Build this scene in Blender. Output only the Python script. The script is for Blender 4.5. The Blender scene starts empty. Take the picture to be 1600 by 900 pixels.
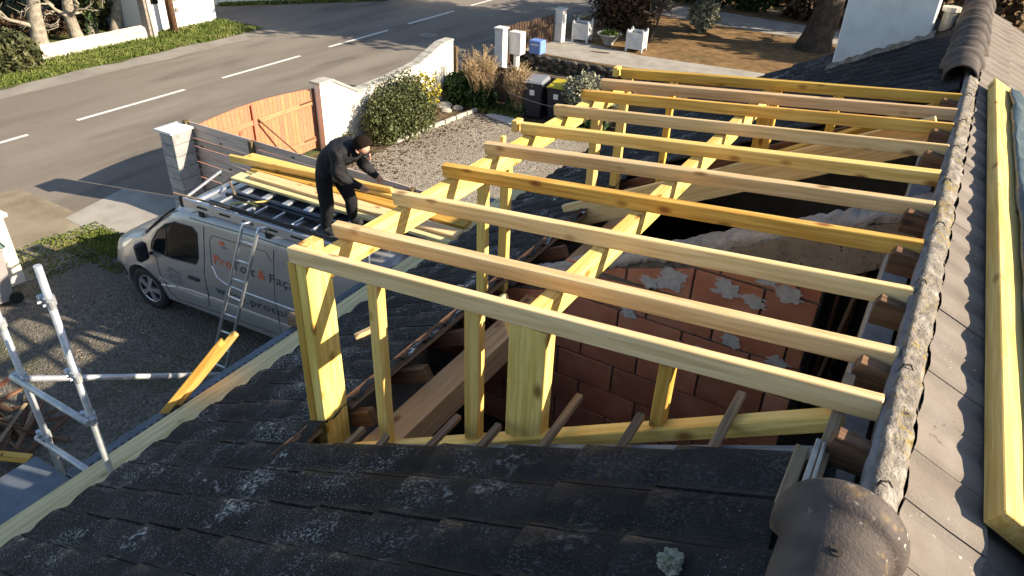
import bpy, bmesh, math, random
import numpy as np
from mathutils import Matrix, Vector, Quaternion, noise as mnoise
random.seed(7); rng = np.random.default_rng(7)
S = bpy.context.scene
COL = S.collection

# ------------------------------------------------------------------ camera
CAM_POS = Vector((-0.2045, 0.0, 6.0)); YAW, PITCH, ROLL, FPX = 0.51895, 0.55474, 0.03927, 1142.386
_fw = Vector((-math.sin(YAW)*math.cos(PITCH), math.cos(YAW)*math.cos(PITCH), -math.sin(PITCH)))
_r0 = Vector((math.cos(YAW), math.sin(YAW), 0)); _u0 = _r0.cross(_fw)
_r = math.cos(ROLL)*_r0 + math.sin(ROLL)*_u0; _u = -math.sin(ROLL)*_r0 + math.cos(ROLL)*_u0
cd = bpy.data.cameras.new('camera'); cam = bpy.data.objects.new('camera', cd); COL.objects.link(cam)
cam.matrix_world = Matrix(((_r.x, _u.x, -_fw.x, CAM_POS.x), (_r.y, _u.y, -_fw.y, CAM_POS.y), (_r.z, _u.z, -_fw.z, CAM_POS.z), (0, 0, 0, 1)))
cd.sensor_fit = 'HORIZONTAL'; cd.sensor_width = 36; cd.lens = FPX/1600*36; cd.clip_start = .05; cd.clip_end = 600
S.camera = cam
# ------------------------------------------------------------------ sky, sun, exposure
SUN = Vector((1.93, .53, 1.0)).normalized()
EL = math.asin(SUN.z); AZ = math.atan2(SUN.x, SUN.y)
w = bpy.data.worlds.new('World'); S.world = w; w.use_nodes = True
nt = w.node_tree; bg = nt.nodes['Background']; sky = nt.nodes.new('ShaderNodeTexSky')
sky.sky_type = 'NISHITA'; sky.sun_disc = False; sky.sun_elevation = EL; sky.sun_rotation = AZ
sky.air_density = 1.0; sky.dust_density = .6; sky.ozone_density = 1.0
nt.links.new(sky.outputs[0], bg.inputs[0]); bg.inputs[1].default_value = .09
sl = bpy.data.lights.new('sun', 'SUN'); sl.energy = 5.0; sl.angle = math.radians(.5); sl.color = (1, .875, .68)
so = bpy.data.objects.new('sun', sl); COL.objects.link(so); so.rotation_euler = SUN.to_track_quat('Z', 'Y').to_euler(); so.location = (30, 8, 20)
vs = S.view_settings; vs.view_transform = 'Standard'; vs.look = 'None'; vs.gamma = 1; vs.use_curve_mapping = False; vs.exposure = 1.2

# ------------------------------------------------------------------ helpers
W = {}                                             # object name -> world matrix
def T(v): return Matrix.Translation(Vector(v))
def link(name, mesh, parent=None, mw=None, m=None):
    o = bpy.data.objects.new(name, mesh); COL.objects.link(o)
    mw = mw or Matrix.Identity(4)
    W[o.name] = mw; o.matrix_basis = mw
    if parent is not None:
        o.parent = parent; o.matrix_parent_inverse = W[parent.name].inverted()
    if m is not None and mesh is not None:
        for x in (m if isinstance(m, (list, tuple)) else [m]): mesh.materials.append(x)
    return o
def tag(o, label=None, cat=None, group=None, kind=None):
    if label: o['label'] = label
    if cat: o['category'] = cat
    if group: o['group'] = group
    if kind: o['kind'] = kind
    return o
def thing(name, label, cat, loc=(0, 0, 0), group=None):
    o = link(name, None, None, T(loc)); o.empty_display_size = .2
    return tag(o, label, cat, group)
def copy_tree(o, mw, label=None, parent=None, old=None):
    """copy a thing and its parts; mw = new world matrix of the root"""
    c = o.copy(); COL.objects.link(c)
    if parent is None:
        W[c.name] = mw; c.matrix_basis = mw
    else:
        W[c.name] = W[parent.name] @ W[old.name].inverted() @ W[o.name]; c.parent = parent
    if label: c['label'] = label
    for ch in list(o.children): copy_tree(ch, None, None, c, o)
    return c
class MB:
    def __init__(s): s.v = []; s.f = []; s.mi = []
    def add(s, vs_, fs, mi=0):
        n = len(s.v); s.v += [tuple(v) for v in vs_]; s.f += [tuple(i+n for i in f) for f in fs]; s.mi += [mi]*len(fs)
    def box(s, a, b, mi=0, M=None):
        x0, y0, z0 = a; x1, y1, z1 = b
        vs_ = [Vector(p) for p in ((x0,y0,z0),(x1,y0,z0),(x1,y1,z0),(x0,y1,z0),(x0,y0,z1),(x1,y0,z1),(x1,y1,z1),(x0,y1,z1))]
        if M: vs_ = [M @ v for v in vs_]
        s.add(vs_, ((3,2,1,0),(4,5,6,7),(0,1,5,4),(1,2,6,5),(2,3,7,6),(3,0,4,7)), mi)
    def beam(s, p0, p1, w_, h, up=(0, 0, 1), mi=0):
        M, L = frame(p0, p1, up); s.box((0, -w_/2, -h/2), (L, w_/2, h/2), mi, M)
    def tube(s, pts, rad, n=8, caps=True, mi=0):
        pts = [Vector(p) for p in pts]; m = len(pts)
        if not hasattr(rad, '__len__'): rad = [rad]*m
        rings = []; ref = None
        for i, p in enumerate(pts):
            d = (pts[min(i+1, m-1)] - pts[max(i-1, 0)]).normalized()
            if ref is None: ref = Vector((0, 0, 1)) if abs(d.z) < .9 else Vector((1, 0, 0))
            a = d.cross(ref).normalized(); b = a.cross(d); ref = b
            rings.append([p + rad[i]*(math.cos(2*math.pi*k/n)*a + math.sin(2*math.pi*k/n)*b) for k in range(n)])
        vs_ = [v for r in rings for v in r]
        fs = [(i*n+k, i*n+(k+1) % n, (i+1)*n+(k+1) % n, (i+1)*n+k) for i in range(m-1) for k in range(n)]
        if caps: fs += [tuple(range(n-1, -1, -1)), tuple((m-1)*n+k for k in range(n))]
        s.add(vs_, fs, mi)
    def prism(s, poly, z0, z1, mi=0, M=None):
        n = len(poly); vs_ = [Vector((x, y, z0)) for x, y in poly] + [Vector((x, y, z1)) for x, y in poly]
        if M: vs_ = [M @ v for v in vs_]
        s.add(vs_, [tuple(range(n-1, -1, -1)), tuple(range(n, 2*n))] + [(i, (i+1) % n, n+(i+1) % n, n+i) for i in range(n)], mi)
    def mesh(s, name, smooth=False, bevel=0, fix=True):
        me = bpy.data.meshes.new(name); me.from_pydata(s.v, [], s.f)
        for p, i in zip(me.polygons, s.mi): p.material_index = i
        if bevel or fix:
            bm = bmesh.new(); bm.from_mesh(me)
            if fix: bmesh.ops.recalc_face_normals(bm, faces=bm.faces)
            if bevel:
                ed = [e for e in bm.edges if len(e.link_faces) == 2 and e.calc_face_angle(0) > .6]
                bmesh.ops.bevel(bm, geom=ed, offset=bevel, segments=1, affect='EDGES', clamp_overlap=True)
            bm.to_mesh(me); bm.free()
        if smooth: me.polygons.foreach_set('use_smooth', [True]*len(me.polygons))
        return me
    def build(s, name, m, parent=None, smooth=False, bevel=0, mw=None, fix=True):
        return link(name, s.mesh(name, smooth, bevel, fix), parent, mw, m)
def frame(p0, p1, up=(0, 0, 1)):
    p0 = Vector(p0); p1 = Vector(p1); x = (p1-p0); L = x.length; x.normalize(); z = Vector(up)
    y = z.cross(x).normalized(); z = x.cross(y)
    return Matrix(((x.x, y.x, z.x, p0.x), (x.y, y.y, z.y, p0.y), (x.z, y.z, z.z, p0.z), (0, 0, 0, 1))), L
def timber(name, p0, p1, w_, h, m, parent=None, up=(0, 0, 1), bevel=.004, twist=0):
    """a sawn timber; local X runs along it, so the grain follows it"""
    M, L = frame(p0, p1, up)
    if twist: M = M @ Matrix.Rotation(twist, 4, 'X')
    b = MB(); n = max(1, min(8, int(L/.35))); ph = random.uniform(0, 6); am = min(.0045, .0016*L)
    vs_ = []
    for i in range(n+1):
        x = L*i/n; oy = am*math.sin(ph+2.6*i/n)*(n > 1); oz = am*.7*math.cos(ph*1.7+3.1*i/n)*(n > 1); tw = am*1.6*math.sin(ph*2.3+2*i/n)*(n > 1)
        for sy, sz in ((-1, -1), (1, -1), (1, 1), (-1, 1)): vs_.append((x, oy+sy*w_/2-tw*sz, oz+sz*h/2+tw*sy*w_/max(h, w_)))
    b.add(vs_, [(i*4+k, i*4+(k+1) % 4, i*4+4+(k+1) % 4, i*4+4+k) for i in range(n) for k in range(4)]+[(3, 2, 1, 0), tuple(n*4+k for k in range(4))])
    return b.build(name, m, parent, bevel=bevel, mw=M)
def slab(name, poly, z, m, parent=None, kind='structure', thick=.0):
    b = MB()
    if thick: b.prism(poly, z-thick, z)
    else: b.add([(x, y, z) for x, y in poly], [tuple(range(len(poly)))])
    o = b.build(name, m, parent)
    if kind and parent is None: tag(o, kind=kind)
    return o
def quads(name, C, U, V, m, parent=None, mw=None, extra=None):
    """many small quads: centres C, half axes U, V (n,3)"""
    n = len(C); v = np.stack([C-U-V, C+U-V*.6, C+U+V, C-U+V*.6], 1).reshape(-1, 3)
    me = bpy.data.meshes.new(name); me.vertices.add(4*n); me.vertices.foreach_set('co', v.astype(np.float32).ravel())
    me.loops.add(4*n); me.loops.foreach_set('vertex_index', np.arange(4*n, dtype=np.int32))
    me.polygons.add(n); me.polygons.foreach_set('loop_start', np.arange(0, 4*n, 4, dtype=np.int32))
    me.update(calc_edges=True)
    return link(name, me, parent, mw, m)
def unit(n):
    d = rng.normal(size=(n, 3)); return d/np.linalg.norm(d, axis=1)[:, None]

# ------------------------------------------------------------------ materials
def N(nt, t, **kw):
    n = nt.nodes.new('ShaderNode'+t)
    for k, v in kw.items():
        if k.startswith('i_'): n.inputs[k[2:].replace('_', ' ')].default_value = v
        else: setattr(n, k, v)
    return n
def ramp(nt, src, stops, interp='LINEAR'):
    r = N(nt, 'ValToRGB'); r.color_ramp.interpolation = interp; e = r.color_ramp.elements
    while len(e) < len(stops): e.new(.5)
    for x, (p, c) in zip(e, stops):
        x.position = p; x.color = (*c, 1) if hasattr(c, '__len__') else (c, c, c, 1)
    nt.links.new(src, r.inputs[0]); return r.outputs[0]
def mixc(nt, f, a, b, mode='MIX'):
    m = N(nt, 'Mix', data_type='RGBA', blend_type=mode)
    for s, v in ((0, f), (6, a), (7, b)):
        if hasattr(v, 'is_output') or isinstance(v, bpy.types.NodeSocket): nt.links.new(v, m.inputs[s])
        else: m.inputs[s].default_value = v if s == 0 else (*v, 1) if len(v) == 3 else v
    return m.outputs[2]
def noise_(nt, co, scale, detail=5, rough=.6, st=None):
    if st:
        mp = N(nt, 'Mapping'); nt.links.new(co, mp.inputs[0]); mp.inputs['Scale'].default_value = st; co = mp.outputs[0]
    n = N(nt, 'TexNoise'); nt.links.new(co, n.inputs['Vector']); n.inputs['Scale'].default_value = scale
    n.inputs['Detail'].default_value = detail; n.inputs['Roughness'].default_value = rough
    return n.outputs['Fac']
def pmat(name, cols, scale=4, detail=6, rough=.85, bump=.25, bscale=40, coord='pos', st=None, rnd=.0, metal=0., specks=(), spec=.3, dist=.01, bst=None, coat=0., trans=0., hue=0.):
    """noise-mottled surface. specks: (colour, scale, lo, hi, patch scale, patch lo, patch hi)"""
    m = bpy.data.materials.new(name); m.use_nodes = True; nt = m.node_tree; b = nt.nodes['Principled BSDF']
    if coord == 'pos': co = N(nt, 'NewGeometry').outputs['Position']
    else:
        tc = N(nt, 'TexCoord'); oi = N(nt, 'ObjectInfo'); va = N(nt, 'VectorMath', operation='ADD'); vm = N(nt, 'VectorMath', operation='SCALE')
        cx = N(nt, 'CombineXYZ')
        for i in range(3): nt.links.new(oi.outputs['Random'], cx.inputs[i])
        nt.links.new(cx.outputs[0], vm.inputs[0]); vm.inputs['Scale'].default_value = 37.
        nt.links.new(tc.outputs['Object'], va.inputs[0]); nt.links.new(vm.outputs[0], va.inputs[1]); co = va.outputs[0]
    f = noise_(nt, co, scale, detail, st=st)
    k = len(cols); c = ramp(nt, f, [(.3+.4*i/max(k-1, 1), cols[i]) for i in range(k)])
    for (sc, ss, lo, hi, ps, plo, phi) in specks:
        a = ramp(nt, noise_(nt, co, ss, 3, .5, st), [(lo, 0.), (hi, 1.)]); p = ramp(nt, noise_(nt, co, ps, 3), [(plo, 0.), (phi, 1.)])
        mu = N(nt, 'Math', operation='MULTIPLY'); nt.links.new(a, mu.inputs[0]); nt.links.new(p, mu.inputs[1])
        c = mixc(nt, mu.outputs[0], c, sc)
    if rnd or hue:
        oi = N(nt, 'ObjectInfo'); mr = N(nt, 'MapRange'); nt.links.new(oi.outputs['Random'], mr.inputs[0])
        mr.inputs['To Min'].default_value = 1-rnd; mr.inputs['To Max'].default_value = 1+rnd
        hs = N(nt, 'HueSaturation'); nt.links.new(c, hs.inputs['Color']); nt.links.new(mr.outputs[0], hs.inputs['Value'])
        c = hs.outputs[0]
    nt.links.new(c, b.inputs['Base Color'])
    b.inputs['Roughness'].default_value = rough; b.inputs['Metallic'].default_value = metal; b.inputs['Specular IOR Level'].default_value = spec
    if coat: b.inputs['Coat Weight'].default_value = coat; b.inputs['Coat Roughness'].default_value = .08
    if bump:
        bp = N(nt, 'Bump'); bp.inputs['Strength'].default_value = bump; bp.inputs['Distance'].default_value = dist
        nt.links.new(noise_(nt, co, bscale, 4, .6, bst), bp.inputs['Height']); nt.links.new(bp.outputs[0], b.inputs['Normal'])
    return m
def wood(name, a, b_, knot=(.16, .07, .02), rnd=.15, rough=.7, stain=None):
    m = bpy.data.materials.new(name); m.use_nodes = True; nt = m.node_tree; b = nt.nodes['Principled BSDF']
    tc = N(nt, 'TexCoord'); oi = N(nt, 'ObjectInfo'); cx = N(nt, 'CombineXYZ'); va = N(nt, 'VectorMath', operation='ADD'); vm = N(nt, 'VectorMath', operation='SCALE')
    for i in range(3): nt.links.new(oi.outputs['Random'], cx.inputs[i])
    nt.links.new(cx.outputs[0], vm.inputs[0]); vm.inputs['Scale'].default_value = 53.
    nt.links.new(tc.outputs['Object'], va.inputs[0]); nt.links.new(vm.outputs[0], va.inputs[1]); co = va.outputs[0]
    g = noise_(nt, co, 9, 4, .55, (.22, 4.5, 4.5)); c = ramp(nt, g, [(.28, tuple(x*.86 for x in b_)), (.42, b_), (.56, a), (.78, tuple(min(1, x*1.1) for x in a))])
    c = mixc(nt, ramp(nt, noise_(nt, co, 26, 4, .7, (.09, 2.2, 2.2)), [(.5, 0.), (.72, .55)]), c, tuple(x*.6 for x in b_))
    big = noise_(nt, co, 1.3, 2, .5, (.7, 1.6, 1.6)); st_ = stain or tuple(x*.72 for x in b_)
    c = mixc(nt, ramp(nt, big, [(.5, 0.), (.78, .5)]), c, st_)
    c = mixc(nt, ramp(nt, noise_(nt, co, 6, 6, .7), [(.62, 0.), (.78, .25)]), c, tuple(x*.5 for x in b_))
    vo = N(nt, 'TexVoronoi', feature='F1'); mp = N(nt, 'Mapping'); mp.inputs['Scale'].default_value = (3.4, 6.5, 6.5); nt.links.new(co, mp.inputs[0]); nt.links.new(mp.outputs[0], vo.inputs['Vector']); vo.inputs['Scale'].default_value = 1.0
    c = mixc(nt, ramp(nt, vo.outputs['Distance'], [(.07, .95), (.12, .6), (.2, 0.)]), c, knot)
    mr = N(nt, 'MapRange'); nt.links.new(oi.outputs['Random'], mr.inputs[0]); mr.inputs['To Min'].default_value = 1-rnd; mr.inputs['To Max'].default_value = 1+rnd
    hs = N(nt, 'HueSaturation'); nt.links.new(c, hs.inputs['Color']); nt.links.new(mr.outputs[0], hs.inputs['Value'])
    wn_ = N(nt, 'TexWhiteNoise', noise_dimensions='1D'); nt.links.new(oi.outputs['Random'], wn_.inputs['W']); mh = N(nt, 'MapRange'); nt.links.new(wn_.outputs['Value'], mh.inputs[0]); mh.inputs['To Min'].default_value = .488; mh.inputs['To Max'].default_value = .508; nt.links.new(mh.outputs[0], hs.inputs['Hue'])
    nt.links.new(hs.outputs[0], b.inputs['Base Color']); b.inputs['Roughness'].default_value = rough; b.inputs['Specular IOR Level'].default_value = .25
    bp = N(nt, 'Bump'); bp.inputs['Strength'].default_value = .25; bp.inputs['Distance'].default_value = .004
    nt.links.new(noise_(nt, co, 30, 3, .6, (.15, 3, 3)), bp.inputs['Height']); nt.links.new(bp.outputs[0], b.inputs['Normal'])
    return m
def plain(name, c, rough=.5, metal=0., spec=.4, coat=0.):
    return pmat(name, [tuple(x*.9 for x in c), tuple(min(1, x*1.08) for x in c)], 6, 3, rough, 0, metal=metal, spec=spec, coat=coat)
def glass(name, c=(.01, .011, .012)):
    return plain(name, c, .06, 0, .16, 0)

M = {}
M['pine_yellow'] = wood('yellow treated pine', (.88, .64, .21), (.78, .52, .13), (.3, .14, .03), stain=(.66, .4, .07))
M['pine_gold'] = wood('golden pine', (.72, .47, .1), (.6, .34, .055), (.22, .09, .02), stain=(.5, .25, .035))
M['pine_tan'] = wood('tan pine', (.8, .575, .3), (.71, .475, .22), (.3, .16, .07), stain=(.66, .4, .16))
M['pine_pale'] = wood('pale weathered pine', (.72, .6, .32), (.6, .49, .24), (.25, .16, .08))
M['old_wood'] = wood('old brown timber', (.2, .11, .06), (.12, .065, .035), (.05, .03, .02), rough=.85)
M['old_tan'] = wood('old tan batten', (.33, .23, .14), (.2, .14, .09), (.1, .06, .03), rough=.85)
M['old_grey'] = wood('weathered grey timber', (.27, .26, .25), (.17, .165, .16), (.1, .09, .08), rough=.9)
M['old_lilac'] = pmat('grey-lilac weathered board', [(.13, .115, .12), (.2, .18, .185), (.27, .25, .25)], 10, 7, .9, .7, 60, dist=.01)
M['fence_wood'] = wood('weathered brown-grey fence board', (.62, .51, .43), (.5, .4, .33), (.07, .05, .04), rough=.85)
M['post_wood'] = wood('mossy fence post', (.17, .12, .065), (.1, .075, .04), (.05, .04, .02), rough=.9)
M['fence_dark'] = wood('dark brown picket', (.1, .06, .035), (.06, .037, .022), (.03, .02, .01), rough=.9)
M['gate'] = wood('salmon painted board', (.56, .225, .12), (.5, .195, .1), (.44, .16, .08), rnd=.04, rough=.6)
LIC = (.34, .34, .33)
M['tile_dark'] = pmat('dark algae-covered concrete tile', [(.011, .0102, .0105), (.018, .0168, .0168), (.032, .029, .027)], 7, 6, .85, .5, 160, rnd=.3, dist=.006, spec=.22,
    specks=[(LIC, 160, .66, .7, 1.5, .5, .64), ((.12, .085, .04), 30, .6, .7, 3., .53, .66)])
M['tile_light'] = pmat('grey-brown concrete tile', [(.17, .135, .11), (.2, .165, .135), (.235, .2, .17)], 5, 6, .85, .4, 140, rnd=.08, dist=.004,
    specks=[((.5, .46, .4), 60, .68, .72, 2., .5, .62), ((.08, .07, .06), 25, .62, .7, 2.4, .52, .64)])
def lichen(m):
    nt = m.node_tree; b = nt.nodes['Principled BSDF']; old = b.inputs['Base Color'].links[0].from_socket
    co = N(nt, 'NewGeometry').outputs['Position']; sx = N(nt, 'SeparateXYZ'); nt.links.new(co, sx.inputs[0])
    mr = N(nt, 'MapRange', interpolation_type='SMOOTHSTEP'); nt.links.new(sx.outputs[0], mr.inputs[0])
    for k, v in (('From Min', -.7), ('From Max', -2.3), ('To Min', .12), ('To Max', 1.)): mr.inputs[k].default_value = v
    c = old
    for sc, lo, hi, ps, pl, ph, col in ((70, .53, .6, 2.4, .52, .62, (.3, .3, .29)), (30, .5, .58, 3.1, .6, .67, (.42, .42, .4)), (130, .6, .65, 1., .36, .56, (.33, .33, .33))):
        a = ramp(nt, noise_(nt, co, sc, 4, .65, (.75, 1.2, 1)), [(lo, 0.), (hi, 1.)]); p = ramp(nt, noise_(nt, co, ps, 4), [(pl, 0.), (ph, 1.)])
        m1 = N(nt, 'Math', operation='MULTIPLY'); m2 = N(nt, 'Math', operation='MULTIPLY')
        nt.links.new(a, m1.inputs[0]); nt.links.new(p, m1.inputs[1]); nt.links.new(m1.outputs[0], m2.inputs[0]); nt.links.new(mr.outputs[0], m2.inputs[1])
        c = mixc(nt, m2.outputs[0], c, col)
    nt.links.new(c, b.inputs['Base Color'])
lichen(M['tile_dark'])
M['deck'] = pmat('black roofing felt', [(.012, .012, .013), (.02, .02, .02)], 5)
M['cap'] = pmat('brown ridge tile', [(.05, .039, .034), (.08, .062, .053), (.12, .09, .076)], 7, 7, .7, .5, 90, rnd=.1, dist=.006, specks=[((.4, .36, .3), 48, .64, .7, 3, .5, .64), ((.2, .13, .06), 18, .58, .68, 3, .5, .65)])
M['mortar'] = pmat('grey ridge mortar with lichen', [(.12, .1, .082), (.22, .19, .158), (.38, .34, .295)], 15, 7, .95, .9, 60, dist=.02, specks=[((.26, .19, .06), 26, .5, .6, 3.5, .47, .6), ((.06, .05, .05), 26, .6, .66, 4, .5, .62)])
M['moss_gold'] = pmat('golden moss on mortar', [(.1, .08, .03), (.22, .17, .06), (.33, .28, .14)], 40, 6, .95, .9, 90, dist=.01)
M['render'] = pmat('white painted render', [(.6, .59, .56), (.72, .71, .68), (.78, .77, .74)], 3, 6, .9, .3, 70, specks=[((.4, .38, .34), 9, .58, .72, 1.5, .5, .7)])
M['chimney'] = pmat('grey white chimney render', [(.62, .62, .61), (.72, .72, .71), (.76, .76, .75)], 4, 6, .9, .4, 60)
M['cream'] = pmat('cream wall render', [(.66, .61, .5), (.76, .71, .6), (.8, .76, .66)], 3.5, 7, .9, .4, 60, specks=[((.4, .34, .25), 8, .56, .7, 1.4, .5, .68)])
M['coping'] = pmat('weathered coping stone', [(.28, .26, .22), (.42, .39, .33), (.55, .52, .45)], 8, 7, .9, .5, 70)
M['block'] = pmat('grey concrete block', [(.24, .235, .23), (.33, .325, .315), (.4, .39, .375)], 7, 6, .9, .5, 90, coord='obj', rnd=.06)
M['low_wall'] = pmat('mottled cream wall', [(.36, .32, .25), (.52, .48, .4), (.62, .58, .5)], 5, 8, .95, .6, 40, dist=.02)
M['concrete'] = pmat('pale concrete', [(.26, .235, .2), (.33, .3, .26), (.39, .36, .31)], 2.2, 8, .9, .3, 60)
M['asphalt'] = pmat('old pale asphalt', [(.162, .135, .107), (.204, .172, .138), (.236, .202, .164)], .9, 9, .88, .35, 150, st=(1, .16, 1), specks=[((.095, .08, .068), 1.6, .46, .72, .3, .42, .62), ((.24, .21, .175), 45, .62, .68, .6, .4, .6)])
M['asphalt_shoulder'] = pmat('gritty road shoulder', [(.2, .175, .145), (.26, .232, .195), (.31, .28, .235)], 1.2, 9, .95, .5, 90)
M['paint'] = pmat('worn white road paint', [(.5, .47, .43), (.74, .7, .64), (.8, .77, .72)], 9, 6, .8, .1)
M['dirt'] = pmat('sandy dirt', [(.18, .14, .088), (.25, .2, .132), (.31, .26, .18)], 1.6, 9, .95, .6, 60, specks=[((.09, .1, .03), 9, .52, .6, .8, .55, .66), ((.36, .32, .26), 55, .6, .66, 1, .4, .6)])
M['leaf_litter'] = pmat('brown leaf litter', [(.11, .06, .025), (.2, .115, .045), (.3, .185, .08)], 4, 9, .95, .8, 50, dist=.03, specks=[((.07, .09, .025), 8, .5, .62, .7, .55, .68), ((.33, .2, .09), 30, .55, .62, .8, .45, .6)])
M['soil'] = pmat('dark soil with dead leaves', [(.06, .042, .025), (.11, .078, .045), (.17, .12, .07)], 6, 8, .95, .8, 50, dist=.02)
def gravel_mat(name, cols, scale=26, moss=.0):
    m = bpy.data.materials.new(name); m.use_nodes = True; nt = m.node_tree; b = nt.nodes['Principled BSDF']
    co = N(nt, 'NewGeometry').outputs['Position']
    v = N(nt, 'TexVoronoi', feature='F1'); nt.links.new(co, v.inputs['Vector']); v.inputs['Scale'].default_value = scale
    sp = N(nt, 'SeparateColor'); nt.links.new(v.outputs['Color'], sp.inputs[0])
    c = ramp(nt, sp.outputs[0], [(0, cols[0]), (.45, cols[1]), (1, cols[2])])
    c = mixc(nt, ramp(nt, noise_(nt, co, .8, 6), [(.4, 0.), (.68, .75)]), c, cols[3])
    if moss: c = mixc(nt, ramp(nt, noise_(nt, co, 1.1, 7), [(.52, 0.), (.66, moss)]), c, (.06, .07, .025))
    nt.links.new(c, b.inputs['Base Color']); b.inputs['Roughness'].default_value = .95; b.inputs['Specular IOR Level'].default_value = .2
    bp = N(nt, 'Bump'); bp.inputs['Strength'].default_value = .8; bp.inputs['Distance'].default_value = .02; bp.invert = True
    nt.links.new(v.outputs['Distance'], bp.inputs['Height']); nt.links.new(bp.outputs[0], b.inputs['Normal'])
    return m
M['gravel'] = gravel_mat('pale pea gravel', [(.15, .125, .1), (.27, .235, .185), (.4, .355, .29), (.22, .185, .145)], 30)
M['gravel_drive'] = gravel_mat('driveway gravel with moss', [(.085, .073, .06), (.14, .123, .1), (.23, .205, .17), (.115, .1, .08)], 34, .5)
M['grass'] = pmat('grass', [(.05, .065, .015), (.085, .1, .025), (.15, .145, .05)], 3, 8, .9, .6, 60, dist=.03)
M['blade'] = pmat('grass blades', [(.065, .095, .012), (.11, .14, .025), (.2, .2, .06)], 1.5, 4, .7, 0)
def leafmat(name, cols, scale=2.5): return pmat(name, cols, scale, 6, .6, 0, spec=.3)
M['leaf_bush'] = leafmat('grey-green leaves', [(.035, .048, .015), (.085, .1, .032), (.17, .175, .07)], 6)
M['leaf_yellow'] = leafmat('yellow leaves', [(.35, .28, .03), (.5, .4, .04)], 5)
M['leaf_dark'] = leafmat('dark green leaves', [(.015, .035, .008), (.03, .065, .015), (.055, .1, .025)])
M['leaf_pale'] = leafmat('variegated pale leaves', [(.09, .1, .06), (.22, .22, .15), (.4, .38, .27)], 9)
M['leaf_olive'] = leafmat('olive scrub leaves', [(.035, .045, .015), (.075, .08, .03), (.13, .12, .05)])
M['leaf_brown'] = leafmat('dead brown foliage', [(.03, .018, .01), (.07, .04, .02), (.14, .08, .035)])
M['twig'] = pmat('dry straw twigs', [(.22, .14, .07), (.4, .28, .15), (.5, .37, .21)], 6, 4, .8, 0)
M['bark'] = pmat('grey pine bark', [(.16, .13, .1), (.3, .26, .2), (.42, .37, .29)], 6, 7, .9, .8, 25, dist=.03, bst=(1, 1, .3))
M['bark_dark'] = pmat('dark bark', [(.03, .022, .016), (.06, .045, .033), (.1, .075, .055)], 6, 7, .95, .9, 18, dist=.05, bst=(1, 1, .3))
M['stone'] = pmat('dark field stone', [(.05, .042, .034), (.1, .088, .07), (.17, .15, .12)], 6, 7, .95, .7, 30, coord='obj', rnd=.35, dist=.02)
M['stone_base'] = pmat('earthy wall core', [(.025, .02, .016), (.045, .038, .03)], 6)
M['panel_wall'] = pmat('brown precast panel wall', [(.085, .064, .048), (.12, .092, .07), (.15, .12, .09)], 3, 6, .95, .4, 50)
M['brick'] = pmat('red hollow clay brick', [(.5, .19, .11), (.62, .26, .155), (.68, .35, .24)], 4, 7, .9, .8, 60, coord='obj', rnd=.18, bst=(1, 1, 6))
M['brick_mortar'] = pmat('rough grey mortar', [(.13, .12, .11), (.22, .205, .185), (.3, .28, .25)], 14, 7, .95, 1., 50, dist=.02)
M['splash'] = pmat('white plaster dab', [(.42, .42, .43), (.6, .6, .61)], 20, 5, .9, .5, 70)
M['plaster'] = pmat('brown grey plaster', [(.19, .155, .125), (.28, .235, .19), (.36, .31, .255)], 7, 7, .95, .6, 60, specks=[((.06, .05, .045), 40, .58, .64, 4, .48, .6)])
M['galv'] = pmat('galvanised steel tube', [(.4, .41, .42), (.52, .53, .54), (.62, .63, .63)], 12, 5, .5, .1, 60, metal=.55, spec=.5)
M['alu'] = pmat('aluminium', [(.62, .63, .65), (.74, .75, .77)], 10, 3, .35, 0, metal=.7, spec=.5)
M['deck_steel'] = pmat('blue-grey steel scaffold deck', [(.11, .13, .155), (.16, .185, .215)], 6, 4, .5, .1, 60, metal=.4)
M['paint_van'] = pmat('silver van paint', [(.32, .312, .308), (.36, .35, .345)], 3, 3, .34, 0, metal=.35, spec=.5, coat=.5)
M['black_plastic'] = plain('black plastic', (.018, .018, .02), .5)
M['rubber'] = plain('tyre rubber', (.02, .02, .021), .8)
M['rim'] = plain('alloy rim', (.48, .48, .5), .35, .6)
M['glass'] = glass('dark car glass')
M['lamp_glass'] = plain('headlamp glass', (.6, .62, .62), .12, .2, .6, .5)
M['orange'] = plain('orange lettering', (.75, .14, .04), .5)
M['grey_letter'] = plain('dark grey lettering', (.07, .075, .085), .5)
M['grey_logo'] = plain('mid grey logo', (.2, .2, .21), .5)
M['seam'] = plain('panel gap', (.03, .03, .032), .7)
M['roof_blue'] = pmat('dark blue-black load cover', [(.03, .035, .05), (.05, .058, .08)], 4, 4, .35, .1, 30, spec=.5)
M['bin'] = plain('dark bin plastic', (.022, .024, .032), .55)
M['bin_grey'] = plain('grey-blue bin lid', (.2, .21, .24), .5)
M['bin_yellow'] = plain('yellow bin lid', (.5, .4, .03), .5)
M['bin_body'] = pmat('grey bin plastic', [(.3, .27, .26), (.36, .33, .32)], 3, 4, .6, .05)
M['bin_green'] = plain('dark green bin lid', (.035, .075, .06), .5)
M['white_plastic'] = plain('white label', (.75, .75, .75), .6)
M['mail_blue'] = plain('blue post box', (.16, .27, .62), .55)
M['planter'] = pmat('white painted wood', [(.55, .54, .52), (.68, .67, .65)], 5, 5, .7, .2, 60)
M['pot'] = pmat('grey stone bowl', [(.27, .27, .25), (.38, .38, .35)], 8, 5, .9, .3, 60)
M['tarp'] = pmat('dark grey-green tarpaulin', [(.02, .03, .032), (.04, .055, .058), (.075, .1, .1)], 4, 5, .38, .5, 14, dist=.02, spec=.5)
M['jacket'] = pmat('black work jacket', [(.012, .011, .013), (.02, .019, .022)], 8, 5, .75, .8, 18, dist=.03, specks=[((.12, .12, .13), 30, .6, .68, 4, .58, .66)])
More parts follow.
